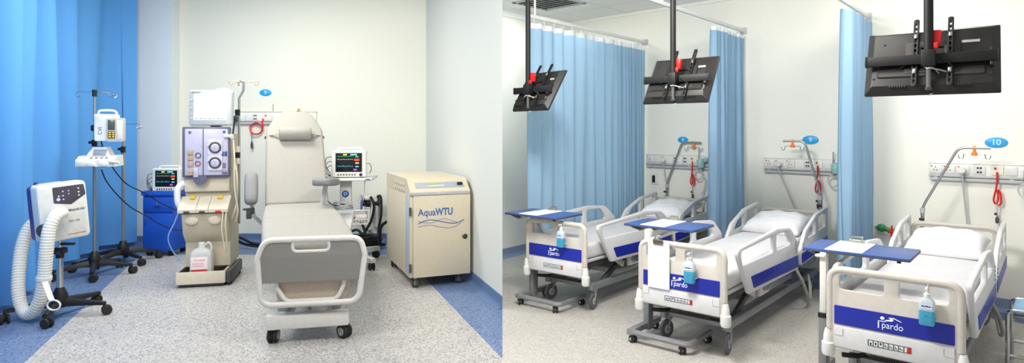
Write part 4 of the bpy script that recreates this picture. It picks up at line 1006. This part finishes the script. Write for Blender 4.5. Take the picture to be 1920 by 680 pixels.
def make_bed(label, loc, rz):
    b = thing('hospital_bed', label, 'bed', loc, rz, 'adjustable beds along the ward wall')
    h = BW/2
    # footboard
    fr = rp([(-h,.30),(h,.30),(h,.742,.07),(-h,.742,.07)], .012, 6)
    hl = [rect(-h+.055,.625,-.035,.710,.02), rect(.035,.625,h-.055,.710,.02)]
    fbd = MB().plate(fr, hl, .028, .006, XZ).build('footboard', bedbeige, b)
    MB().tube([Vector((p.x,0,p.y)) for p in rp([(-h+.006,.40),(-h+.006,.732,.065),(h-.006,.732,.065),(h-.006,.40)], 0, 8)], .0205, 10).build('footboard_rail', bedbeige, fbd)
    MB().plate(rect(-h+.03,.432,h-.03,.535,.006), (), .006, .002, T(0,-.0150,0) @ XZ).build('blue_band', blueband, fbd)
    MB().box((0,-.017,.365), (BW-.06,.012,.115), None, .005).build('lower_cover', bedwhite, fbd)
    # mark and lettering
    lw = mat('logo_white', 0xF4F5FA, .4, var=0)
    MB().text('pardo', .042, T(.006,-.0185,.472) @ XZ @ Matrix.Diagonal((1,1.15,1,1)), .001).box((-.058,-.0185,.470), (.006,.001,.034)).build('lettering', lw, fbd)
    lg = MB()
    lg.ball((-.040,-.0185,.508), (.010,.001,.009), None, 12)
    lg.plate(rp([(-.062,.493),(-.03,.494),(-.022,.503),(-.002,.506),(-.012,.516),(.012,.519),(.048,.505),(.046,.502),(.014,.513),(.006,.512),(.012,.504),(.004,.498),(-.02,.496),(-.03,.489),(-.06,.490)], 0), (), .001, 0, T(0,-.0185,0) @ XZ)
    lg.build('logo_figure', lw, fbd)
    # warning strip
    MB().plate(rect(-.098,.350,.102,.382,.003), (), .002, .0005, T(-.01,-.0245,0) @ XZ).build('pictogram_strip', mat('strip_black', 0x2A2A2E, .5), fbd)
    tl2 = mat('pictogram_white', 0xDCE3E6, .5)
    ps = MB(); pk = MB()
    for k in range(8):
        x = -.093+k*.0235; (ps if k < 7 else ps).box((x,-.026,.366), (.019,.001,.025))
        if k in (0, 1, 2): pk.box((x,-.0268,.366+.004*(k-1)), (.008,.0006,.012))
        elif k < 7:
            pk.box((x,-.0268,.362), (.014,.0006,.004)); pk.box((x-.004,-.0268,.369), (.005,.0006,.005))
    ps.build('pictogram', tl2, fbd); pk.build('pictogram_mark', MATS['strip_black'], fbd)
    MB().box((.082,-.0272,.366), (.018,.0008,.024)).build('warning_mark', red, fbd)
    for s in (-1, 1):
        MB().tube([Vector((s*(h-.075),-.024,.41)), Vector((s*(h-.075),-.024,.375)), Vector((s*(h-.03),-.024,.375))], .0022, 5).build('cover_seam', lgrey, fbd)
        MB().lathe([(.001,.245),(.028,.247),(.034,.262),(.034,.318),(.026,.325),(.024,.36),(.016,.395),(.001,.395)], T(s*(h+.004),-.005,0)).build('bumper', white, fbd)
    # headboard
    hd = MB().plate(rp([(-h,.36),(h,.36),(h,.735,.09),(-h,.735,.09)], .012, 6), [rect(-h+.06,.60,-.07,.70,.025), rect(-.045,.60,.045,.70,.01), rect(.07,.60,h-.06,.70,.025)], .028, .006, T(0,BL,0) @ XZ).build('headboard', bedbeige, b)
    MB().tube([Vector((p.x,BL,p.y)) for p in rp([(-h+.006,.42),(-h+.006,.728,.085),(h-.006,.728,.085),(h-.006,.42)], 0, 8)], .0205, 10).build('headboard_rail', bedbeige, hd)
    # side rails
    for s in (-1, 1):
        f1 = rp([(.36,.385,.03),(.12,.72,.045),(.95,.765,.25),(1.28,.735,.2),(1.47,.60,.12),(1.50,.37,.03)], .03, 8)
        w1 = [rp([(.24,.60),(.20,.70),(.86,.722),(.86,.60)][::-1], .03), rp([(.93,.60),(.93,.725),(1.18,.715,.08),(1.30,.60)][::-1], .03)]
        a = MB().plate(f1, w1, .03, .009, T(s*(h+.012),0,0) @ YZ).build('side_rail', bedwhite, b)
        MB().plate(rp([(.44,.415),(.385,.505),(1.465,.488),(1.478,.392)], .006), (), .006, .002, T(s*(h+.028),0,0) @ YZ).build('blue_band', blueband, a)
        kb = MB()
        for k in range(4): kb.box((s*(h+.029),1.41,.52+k*.028), (.004,.02,.016), None, .003)
        kb.build('button', mgrey, a)
        f2 = rp([(1.56,.385,.03),(1.54,.50,.04),(1.70,.66,.15),(2.02,.765,.2),(2.42,.80,.03),(2.40,.42,.03)], .03, 8)
        w2 = [rp([(1.74,.585),(1.83,.665),(2.0,.72),(2.0,.60)][::-1], .02), rp([(2.08,.61),(2.08,.735),(2.34,.755),(2.34,.62)][::-1], .025)]
        a = MB().plate(f2, w2, .03, .009, T(s*(h+.012),0,0) @ YZ).build('side_rail', bedwhite, b)
        MB().plate(rp([(1.575,.40),(1.568,.482),(2.40,.53),(2.395,.445)], .006), (), .006, .002, T(s*(h+.028),0,0) @ YZ).build('blue_band', blueband, a)
        kb = MB()
        for k in range(3): kb.box((s*(h+.029),1.62,.50+k*.028), (.004,.02,.016), None, .003)
        kb.build('button', mgrey, a)
        for yy in (.95, 2.0): MB().box((s*(h-.02),yy,.345), (.02,.30,.05), None, .006).build('rail_bracket', mgrey, b)
    # mattress
    mw = h-.035
    lo = []
    for y, k in ((.05,.9),(.058,.97),(.09,1),(.6,1.0),(1.3,1.0),(2.0,1),(2.36,1),(2.395,.97),(2.405,.9)):
        zt_ = .565+(.0 if y < 1.2 else .012)
        lo.append([Vector((p.x, y, p.y)) for p in rp([(-mw*k,.44),(mw*k,.44),(mw*k,zt_-(1-k)*.1),(-mw*k,zt_-(1-k)*.1)], .035, 5)])
    MB().loft(lo).build('mattress', linen, b, sharp=70)
    MB().box((0,1.225,.425), (BW-.07,2.32,.025), None, .006).build('mattress_platform', lgrey, b)
    # frame under the mattress
    m = MB()
    for s in (-1, 1): m.box((s*(h-.075),1.22,.385), (.035,2.32,.05), None, .004)
    for y in (.12,.8,1.5,2.35): m.box((0,y,.385), (BW-.16,.04,.04), None, .004)
    m.build('upper_frame', dgrey, b)
    for s in (-1, 1):
        MB().box((s*.20,.62,.285), (.03,.52,.045), RX(24), .004).build('lift_arm', dgrey, b)
        MB().box((s*.20,1.92,.285), (.03,.52,.045), RX(-24), .004).build('lift_arm', dgrey, b)
        MB().box((s*(h-.05),.86,.325), (.035,.20,.095), None, .012).build('actuator_cover', white, b)
        MB().box((s*(h-.03),.90,.335), (.004,.055,.06), None, .002).build('actuator_label', blueband, b)
        MB().box((s*(h-.06),.62,.345), (.035,.16,.055), RX(-30), .01).build('crank_cover', bedbeige, b)
    MB().cyl((-.1,.35,.30), (-.1,1.1,.22), .024).build('actuator', black, b)
    m = MB()
    for s in (-1, 1): m.box((s*.23,1.28,.185), (.045,2.2,.055), None, .008)
    for y in (.24,2.3): m.box((0,y,.19), (.46,.05,.05), None, .008)
    m.build('lower_chassis', mgrey, b)
    MB().box((0,1.35,.21), (.30,1.2,.05), None, .012).build('chassis_cover', bedwhite, b)
    for x, y, yw in ((-.215,.26,-14),(.235,.24,8),(-.22,2.28,30),(.22,2.28,-20)): wheel_big(b, x, y, .068, yw+180, .165)
    MB().cyl((-.24,.16,.225), (.24,.16,.225), .010).tube(smooth([(-.17,.18,.23),(-.19,.11,.235),(-.26,.08,.235)], 4), .014, 8).build('brake_pedal', black, b)
    sp = MB()
    for k in range(26): sp.tube([(-.12+k*.011+.004*math.cos(j*.9), .10+.012*math.sin(j*.9), .255+.012*math.cos(j*.9)) for j in range(8)], .002, 4, True)
    sp.build('spring_coil', dgrey, b)
    MB().tube(smooth([(h-.02,1.56,.36),(h+.03,1.58,.25),(h+.05,1.66,.12),(h+.03,1.80,.06),(h,1.92,.14),(h-.04,2.0,.22)], 6), .013, 8).build('cable_loop', mat('cable_grey', 0xA7A7A2, .5), b)
    return b
D3 = Vector((.6725,.7401)); V3 = Vector((.7401,-.6725))
R1, R2, R3 = Vector((.60,5.0)), Vector((1.374,3.95)), Vector((2.241,3.05))
aU = math.atan2(V.y, V.x); a3 = math.atan2(V3.y, V3.x)
c1, c2, c3 = R1-V*(BW/2), R2-V*(BW/2), R3-V3*(BW/2)
b1 = make_bed('leftmost hospital bed, next to the wide drawn curtain', (c1.x, c1.y, 0), aU)
b2 = dup(b1, (c2.x, c2.y, 0), aU, 'middle hospital bed, with a clipboard hanging on its footboard')
b3 = dup(b1, (c3.x, c3.y, 0), a3, 'nearest hospital bed at the right edge, cut off by the frame')
beds = ((b1, aU), (b2, aU), (b3, a3))
def BM_(i): return Matrix.Translation(beds[i][0].location) @ Matrix.Rotation(beds[i][1], 4, 'Z')
# pillows
def pillow(label, i, x, y):
    w, d_, hgt = .255, .25, .105
    mb = MB(); N = 22; top = []; bot = []
    for a in range(N+1):
        r1 = []; r2 = []
        for c in range(N+1):
            u_, v_ = a/N*2-1, c/N*2-1
            f = max(0, (1-abs(u_)**3.2))**.5*max(0, (1-abs(v_)**3.2))**.5
            k = 1-.07*(1-abs(v_)**2)*abs(u_)**6
            k2 = 1-.07*(1-abs(u_)**2)*abs(v_)**6
            wr = .006*math.sin(u_*9+v_*5)*f+.004*math.sin(v_*14-u_*3)*f
            r1.append(mb.bm.verts.new((u_*w*k, v_*d_*k2, hgt*f*1.05+wr+.035)))
            r2.append(mb.bm.verts.new((u_*w*k, v_*d_*k2, -.035*f+.034)))
        top.append(r1); bot.append(r2)
    for a in range(N):
        for c in range(N):
            mb.bm.faces.new((top[a][c], top[a+1][c], top[a+1][c+1], top[a][c+1]))
            mb.bm.faces.new((bot[a][c], bot[a][c+1], bot[a+1][c+1], bot[a+1][c]))
    bmesh.ops.remove_doubles(mb.bm, verts=mb.bm.verts, dist=.0015)
    q = BM_(i) @ Vector((x, y, .594))
    o = mb.build('pillow', pillowcase, None, sharp=180, loc=q, rotz=beds[i][1]); o.rotation_euler = (Matrix.Rotation(beds[i][1],3,'Z') @ Matrix.Rotation(math.radians(9),3,'X')).to_euler()
    return tag(o, label, 'pillow', 'white pillows')
pillow('white pillow on the leftmost bed', 0, .02, 2.07)
pillow('plump white pillow on the middle bed', 1, -.01, 2.05)
pillow('plump white pillow on the nearest bed at the right', 2, .0, 1.95)
# sanitizer bottles hung on the footboards
def bottle(label, i, x, z, s=1.0):
    q = BM_(i) @ Vector((x, -.058*s, z))
    t = thing('sanitizer_bottle', label, 'bottle', q, beds[i][1], 'blue sanitizer pump bottles'); t.scale = (s, s, s)
    gel = mat('blue_gel', 0x52BEE6, .15, trans=.35)
    def bl(w, d_, z): return [Vector((p.x, p.y, z)) for p in rp([(-w,-d_),(w,-d_),(w,d_),(-w,d_)], min(w, d_)*.6, 4)]
    MB().loft([bl(.030,.020,0), bl(.034,.023,.006), bl(.034,.023,.075)]).build('gel', gel, t)
    MB().loft([bl(.034,.023,.075), bl(.034,.023,.112), bl(.028,.02,.128), bl(.014,.013,.138), bl(.012,.012,.142)]).build('body', mat('bottle_clear', 0xDDE9F2, .2, trans=.3), t)
    MB().box((0,-.0242,.095), (.05,.001,.022)).build('label', mat('bottle_label', 0xD4E4F4, .5), t)
    MB().text('Sterillium', .011, T(0,-.0252,.098) @ XZ, .0006, bold=.0004).build('lettering', mat('navy_ink', 0x1F2F80, .5), t)
    MB().text('gel', .012, T(0,-.0235,.05) @ XZ, .0006).build('lettering', mat('gel_ink', 0x2A86C4, .5), t)
    MB().lathe([(.014,.14),(.015,.158),(.006,.162),(.005,.185),(.001,.185)]).tube([(0,.006,.187),(0,-.012,.188),(0,-.034,.182)], .006, 8, flat=.7).build('pump', white, t)
    MB().tube([(-.036,0,.03),(-.037,.03,.03),(.037,.03,.03),(.036,0,.03)], .003, 6).tube([(0,.024,.05),(0,.036,.05),(0,.036,.2)], .004, 6).build('wire_holder', lgrey, t)
bottle('blue sanitizer pump bottle on the leftmost bed footboard', 0, .10, .545, 1.0)
bottle('blue sanitizer pump bottle on the middle bed footboard, right of the clipboard', 1, .09, .505, 1.05)
bottle('blue sanitizer pump bottle on the nearest bed footboard', 2, .165, .525, 1.0)
# clipboard hanging on the middle bed
q = BM_(1) @ Vector((-.15, -.028, .43))
cp = thing('clipboard', 'clipboard with blank white paper hanging on the middle bed footboard', 'clipboard', q, aU)
MB().box((0,0,.155), (.165,.005,.325), None, .002).build('board', lgrey, cp)
MB().box((0,-.0045,.152), (.158,.002,.315)).build('paper', paper, cp)
MB().box((0,-.009,.31), (.075,.012,.03), None, .004).cyl((-.035,-.012,.325), (.035,-.012,.325), .009).tube([(-.02,-.014,.32),(-.018,-.02,.35),(.018,-.02,.35),(.02,-.014,.32)], .004, 6).build('clip', mat('clip_metal', 0x77726A, .35, .6), cp)
# ------------------------------------------------------- drip poles fixed on the beds
def bed_pole(label, i, x, y, z1, m, z2, m2, hook_at):
    q = BM_(i) @ Vector((x, y, 0))
    t = thing('bed_drip_pole', label, 'drip pole', (q.x, q.y, .40), beds[i][1], 'bent drip poles at the bed heads')
    zz = .40; sg = 1 if m > 0 else -1
    MB().cyl((0,0,-.02), (0,0,z1-zz-.02), .0145).build('lower_tube', steel, t)
    MB().tube(rp3([(0,0,z1-zz-.10), (0,0,z1-zz), (m,0,z2-zz), (m2,0,z2-zz-.002)], .05), .0105, 10).build('bent_tube', steel, t)
    MB().cyl((0,0,z1-zz-.05), (0,0,z1-zz-.01), .019).build('collar', lgrey, t)
    MB().cyl((0,-.01,z1-zz-.10), (0,-.045,z1-zz-.10), .007).cyl((-.018*sg,-.045,z1-zz-.10), (.018*sg,-.045,z1-zz-.10), .010).build('clamp_knob', black, t)
    xh = m+(m2-m)*hook_at; zh = z2-zz
    hk = MB().lathe([(.001,-.062),(.022,-.062),(.022,-.045),(.012,-.03),(.009,0),(.012,.014),(.001,.016)], T(xh,0,zh-.002)).build('hook_slider', orange, t)
    for s in (-1, 1):
        MB().tube(smooth([(xh,0,zh-.052),(xh+s*.05,0,zh-.05),(xh+s*.07,0,zh-.055),(xh+s*.072,0,zh-.08),(xh+s*.088,0,zh-.092),(xh+s*.104,0,zh-.08),(xh+s*.104,0,zh-.06)], 4), .0038, 6).build('hook', chrome, t)
def rp3(pts, r, n=6):
    pts = [Vector(p) for p in pts]; out = [pts[0]]
    for i in range(1, len(pts)-1):
        a, b, c = pts[i-1:i+2]
        p0 = b+(a-b).normalized()*r; p1 = b+(c-b).normalized()*r
        out += [p0*(1-t_)**2+b*2*t_*(1-t_)+p1*t_*t_ for t_ in [k/n for k in range(n+1)]]
    return out+[pts[-1]]
bed_pole('bent drip pole with orange hook at the head of the leftmost bed', 0, -.21, BL+.04, .90, .19, 1.38, .42, .60)
bed_pole('bent drip pole with orange hook at the head of the middle bed, leaning left', 1, .255, BL+.04, .90, -.145, 1.41, -.345, .55)
bed_pole('bent drip pole with orange hook at the head of the nearest bed', 2, -.23, BL+.04, .86, .25, 1.37, .46, .5)
# ------------------------------------------------------- overbed tables
def table(label, fr, ang, cx_, cy_, bx, by):
    t = thing('overbed_table', label, 'overbed table', (fr.x, fr.y, 0), ang, 'overbed tables with blue tops')
    TW, TD, z = .555, .385, .79         # origin: front right corner of the top; x to the left negative
    tp = MB().box((-TW/2, TD/2, z), (TW, TD, .012), None, .003).build('table_top', tableblue, t)
    MB().box((-TW/2, TD/2, z-.008), (TW+.004, TD+.004, .008), None, .003).build('edge_band', dgrey, tp)
    MB().box((-TW/2-.0, TD/2+.03, z-.022), (TW*.80, TD*.62, .02), None, .006).build('top_frame', offw, t)
    MB().loft([[Vector((-TW-.003+k*.10, y, z-.012-k*.03)) for y in (.05,TD-.02)]+[Vector((-TW+.006+k*.10, y, z-.018-k*.03)) for y in (TD-.02,.05)] for k in (0,.4,1)]).build('tilt_flap', offw, t)
    MB().box((-.06, .06, z-.022), (.02,.02,.022), None, .003).build('stop', black, t)
    MB().box((cx_, cy_, .22), (.045,.075,.36), None, .005).build('column', mgrey, t)
    MB().box((cx_, cy_, .58), (.036,.06,.40), None, .005).build('inner_column', offw, t)
    MB().box((cx_, cy_, .405), (.052,.082,.03), None, .006).build('collar', black, t)
    MB().box((cx_-.012, max(.15, cy_+.04), z-.030), (.055,.36,.016), None, .006).build('support_arm', offw, t)
    MB().box((cx_-.01, by+.2, .075), (.05,.44,.04), None, .006).build('base_arm', mgrey, t)
    MB().tube(rp3([(bx-.02,by,.075), (bx+.41,by,.075), (bx+.41,by+.36,.075)], .05), .021, 8).build('base_arm', mgrey, t)
    for x, y, yw in ((bx,by,60),(cx_-.01,by+.40,110),(bx+.37,by,40),(bx+.41,by+.34,80)): caster_m2(t, x, y, .066, .026, yw)
    return t
def caster_m2(root, x, y, zt_, r, yaw):
    M = T(x, y, 0) @ RZ(yaw)
    c = MB().cyl(M @ Vector((0,0,zt_-.02)), M @ Vector((0,0,zt_)), .009).box(M @ Vector((0,.008,r*1.75)), (.034,.036,.016), RZ(yaw), .005).build('caster', black, root)
    for s in (-1, 1): MB().lathe([(.001,-.008),(r*.5,-.008),(r*.6,-.004),(r*.85,-.007),(r,-.003),(r,.005),(r*.9,.008),(.001,.008)], M @ T(s*.014,.014,r) @ RY(90*s), 18).build('wheel', rubber, c)
    MB().cyl(M @ Vector((-.0235,.014,r)), M @ Vector((.0235,.014,r)), r*.38, n=14).build('hub', lgrey, c)
f1, f2, f3 = P(1042,411,5.014), P(1298,435,4.374), P(1706,490,3.384)
t1 = table('blue topped overbed table across the foot of the leftmost bed', f1, aU, -.425, .24, -.41, .05)
t2 = table('blue topped overbed table across the foot of the middle bed', f2, aU, -.325, -.04, -.31, -.28)
t3 = table('blue topped overbed table across the foot of the nearest bed', f3, a3+.02, -.44, .02, -.43, -.2)
# clipboards lying on the tables
for i, (tb, x, lab) in enumerate(((t1,-.30,'white clipboard lying on the overbed table of the leftmost bed'),(t2,-.32,'white clipboard lying on the overbed table of the middle bed'),(t3,-.335,'white clipboard lying on the overbed table of the nearest bed'))):
    M = Matrix.Translation(tb.location) @ tb.rotation_euler.to_matrix().to_4x4()
    q = M @ Vector((x, .193, .7962))
    c = thing('clipboard', lab, 'clipboard', q, tb.rotation_euler.z, 'clipboards on the overbed tables')
    MB().box((0,0,.002), (.20,.375,.004), None, .001).build('board', paper, c)
    MB().box((0,-.01,.005), (.17,.33,.001)).build('paper', mat('sheet_pale', 0xE8EEF4, .6), c)
    MB().box((0,.165,.012), (.085,.03,.016), None, .004).tube([(-.03,.165,.018),(-.03,.18,.036),(.03,.18,.036),(.03,.165,.018)], .006, 8).cyl((-.042,.17,.016), (.042,.17,.016), .009).build('clip', mat('clip_silver', 0xA7A69C, .3, .7), c)
# ------------------------------------------------------- ceiling televisions
def tv(label, px, py_mid, Y, zmid, yaw, w, tilt=30, post_off=(0,-.12)):
    q = P(px, py_mid, Y)
    t = thing('ceiling_television', label, 'television', (q.x, q.y, q.z), yaw, 'televisions hung from ceiling poles')
    H_ = CEIL_R-q.z
    MB().cyl((0,0,-.03), (0,0,H_), .021, n=20).build('ceiling_pole', blackm, t)
    MB().lathe([(.001,H_-.03),(.03,H_-.03),(.07,H_-.008),(.07,H_),(.001,H_)]).build('ceiling_flange', blackm, t)
    MB().cyl((0,0,-.15), (0,0,-.03), .012).build('lower_rod', mat('rod_grey', 0x77787A, .3, .6), t)
    MB().box((0,0,0), (.062,.062,.085), None, .006).build('pole_clamp', blackm, t)
    MB().box((0,.045,0), (w*.97,.036,.052), None, .004).build('cross_bar', blackm, t)
    for s in (-1, 1): MB().box((s*w*.485,.045,0), (.012,.04,.058), None, .003).build('end_cap', black, t)
    TM = T(0,.115,.0) @ RX(-tilt)
    h = .40
    def lp(k, y, kz=None): 
        kz = k if kz is None else kz
        return [TM @ Vector((p.x, y, p.y)) for p in rect(-w/2+k,-h/2+kz,w/2-k,h/2-kz,.008)]
    cs = MB().loft([lp(0,.022), lp(0,.010), lp(.004,.004), lp(.028,-.020), lp(.034,-.026)]).build('casing', tvblack, t)
    MB().box(TM @ Vector((0,.0235,0)), (w-.016,.003,h-.016), TM.to_3x3().to_4x4()).build('screen', mat('screen_glass', 0x0A0B0D, .08), cs)
    MB().loft([lp(.05,-.026,.20), lp(.052,-.036,.205)][:2]).build('ridge', tvblack, cs) if False else None
    MB().loft([[TM @ Vector((p.x,y,p.y)) for p in rect(-w*.40+k,-h*.30+k,w*.40-k,h*.06-k,.01)] for k, y in ((0,-.026),(.006,-.034))]).build('port_cover', tvblack, cs)
    for x0 in (-.17,.10):
      vs = MB()
      for k in range(7): vs.box(TM @ Vector((x0+k*.011,-.024,-.172)), (.006,.01,.012), TM.to_3x3().to_4x4())
      vs.build('vent', black, cs)
    MB().box(TM @ Vector((w*.28,-.028,.085)), (.09,.004,.016), TM.to_3x3().to_4x4()).build('rating_label', lgrey, cs)
    for x, z in ((-.24,-.12),(.24,-.12),(.20,-.02),(-.2,.1)): MB().cyl(TM @ Vector((x*w/.56,-.026,z)), TM @ Vector((x*w/.56,-.031,z)), .006, n=10).build('screw', black, cs)
    for s in (-1, 1):
        x = s*.075+.012
        ar = MB().plate(rect(-.013,-.19,.013,.235,.012), [rect(-.004,-.17+k*.032,.004,-.15+k*.032,.003)[::-1] for k in range(12)], .012, .002, T(x,0,0) @ TM @ T(0,-.045,0) @ XZ).build('mount_arm', blackm, t)
        for z in (.12,-.10): MB().box(T(x,0,0) @ TM @ Vector((0,-.054,z)), (.016,.008,.028), TM.to_3x3().to_4x4(), .003).build('bolt', chrome, ar)
    MB().plate(rect(-.12,-.10,.12,.10,.01), [rect(-.05,-.06,.05,.06,.01)[::-1]], .006, .001, TM @ T(0.012,-.033,0) @ XZ).build('wall_plate', black, t)
    MB().box((.032,.025,.105), (.038,.036,.075), RY(4), .004).box((.030,.0,.062), (.02,.02,.03), None, .003).build('red_clip', red, t)
    MB().box(TM @ Vector((w*.44,-.045,-.03)), (.02,.03,.11), TM.to_3x3().to_4x4(), .006).build('side_bracket', black, t)
    for k, (pts, r, m_) in enumerate((([(.0,-.02,-.05),(.04,.0,-.06),(.10,.04,-.075),(.16,.05,-.06),(.2,.06,-.07)], .0035, lgrey), ([(-.02,0,-.04),(.0,-.03,-.055),(.02,0,-.05),(.05,.05,-.1),(.03,.05,-.16),(0,0,-.19)], .003, lgrey), ([(.05,.02,.0),(.1,.04,-.05),(.09,.06,-.12),(.04,.06,-.17),(-.03,.05,-.15),(-.08,.05,-.08)], .005, black), ([(-.1,.03,-.02),(-.15,.06,-.06),(-.17,.07,-.10),(-.12,.06,-.11)], .004, black))):
        MB().tube(smooth(pts, 6), r, 6).build('cable', m_, t)
    MB().box((0,.012,-.155), (.03,.04,.016), None, .004).build('rod_end', dgrey, t)
aw = lambda dx, dy: math.atan2(dy, dx)
tv('nearest ceiling mounted black television, above the right bed', 1741, 109, 3.12, 0, aw(.79,-.61), .58, 29)
tv('ceiling mounted black television above the middle bed', 1262, 147, 4.45, 0, aw(.7579,-.6524), .51, 32)
tv('black ceiling television in front of the wide drawn curtain', 990, 168, 5.20, 0, aw(.62,-.785), .47, 32)
# ------------------------------------------------------- step stool at the right edge
q = FL(1897, 672)
ss = thing('step_stool', 'chrome step stool with pale blue treads at the right edge', 'step stool', (q.x, q.y, 0), a3)
for s in (0, 1):
    y = -s*.36
    MB().tube(rp3([(0,y,.0),(0,y,.40),(.30,y,.40),(.30,y,.0)], .04), .0125, 10).build('frame', chrome, ss)
    MB().tube([(.48,y,0),(.48,y,.19),(.30,y,.19)], .0115, 10).build('frame', chrome, ss)
for z, x0, x1 in ((.39,.02,.30),(.20,.30,.48)):
    tr = MB().box(((x0+x1)/2,-.18,z), (x1-x0,.33,.035), None, .01).build('tread', mat('tread_blue', 0x86B4DA, .5), ss)
    MB().box(((x0+x1)/2,-.18,z-.028), (x1-x0-.01,.34,.018), None, .003).build('tread_support', chrome, tr)
for y in (0,-.36):
    MB().tube([(0,y,.12),(.30,y,.12)], .009, 8).build('stretcher', chrome, ss)
# ================================================================= LIGHT AND CAMERA
def area(name, loc, tgt, sx, sy, power, col=(1,1,1)):
    l = bpy.data.lights.new(name, 'AREA'); l.shape = 'RECTANGLE'; l.size = sx; l.size_y = sy; l.energy = power; l.color = col
    o = bpy.data.objects.new(name, l); COL.objects.link(o); o.location = loc
    o.rotation_euler = (Vector(tgt)-Vector(loc)).to_track_quat('-Z', 'Y').to_euler()
    return o
area('overhead_light', (-3.0, 6.2, CEIL_L-.03), (-3.0, 6.4, 0), 1.2, .6, 84, (1,.97,.88))
area('overhead_light', (-2.6, 4.2, CEIL_L-.03), (-2.8, 4.6, 0), 1.2, .6, 60, (1,.97,.9))
area('overhead_light', (-2.8, 2.4, CEIL_L-.03), (-4.2, 6.2, 1.0), 1.0, .5, 95, (1,.97,.9))  # added light without a fitting, aimed to brighten the blue curtain's folds
area('ward_lamp', (.35, 3.3, CEIL_R-.03), (2.2, 5.6, .6), .7, .7, 152, (1,.97,.91))
area('ward_lamp', (2.9, 4.4, CEIL_R-.03), (3.0, 5.0, 0), .6, .6, 34, (1,.97,.91))
area('ward_lamp', (1.6, 3.2, CEIL_R-.03), (1.9, 3.8, 0), .6, .6, 18, (1,.97,.91))
area('ward_lamp', (.4, 6.8, CEIL_R-.03), (.4, 6.8, 0), .3, .6, 16, (1,.98,.94))
w = bpy.data.worlds.new('World'); SC.world = w; w.use_nodes = True
bg = w.node_tree.nodes['Background']; bg.inputs['Color'].default_value = (1,.995,.97,1); bg.inputs['Strength'].default_value = .6
cam = bpy.data.cameras.new('Camera'); co = bpy.data.objects.new('Camera', cam); COL.objects.link(co)
co.location = (0, 0, CAMH); co.rotation_euler = (PI/2, 0, 0)
cam.sensor_fit = 'HORIZONTAL'; cam.sensor_width = 36; cam.lens = 36*FOC/1920; cam.shift_y = -(340-HZ)/1920
cam.clip_start = .05
SC.camera = co
vs = SC.view_settings
vs.view_transform = 'Standard'; vs.look = 'None'; vs.gamma = 1; vs.use_curve_mapping = False; vs.exposure = 0.0
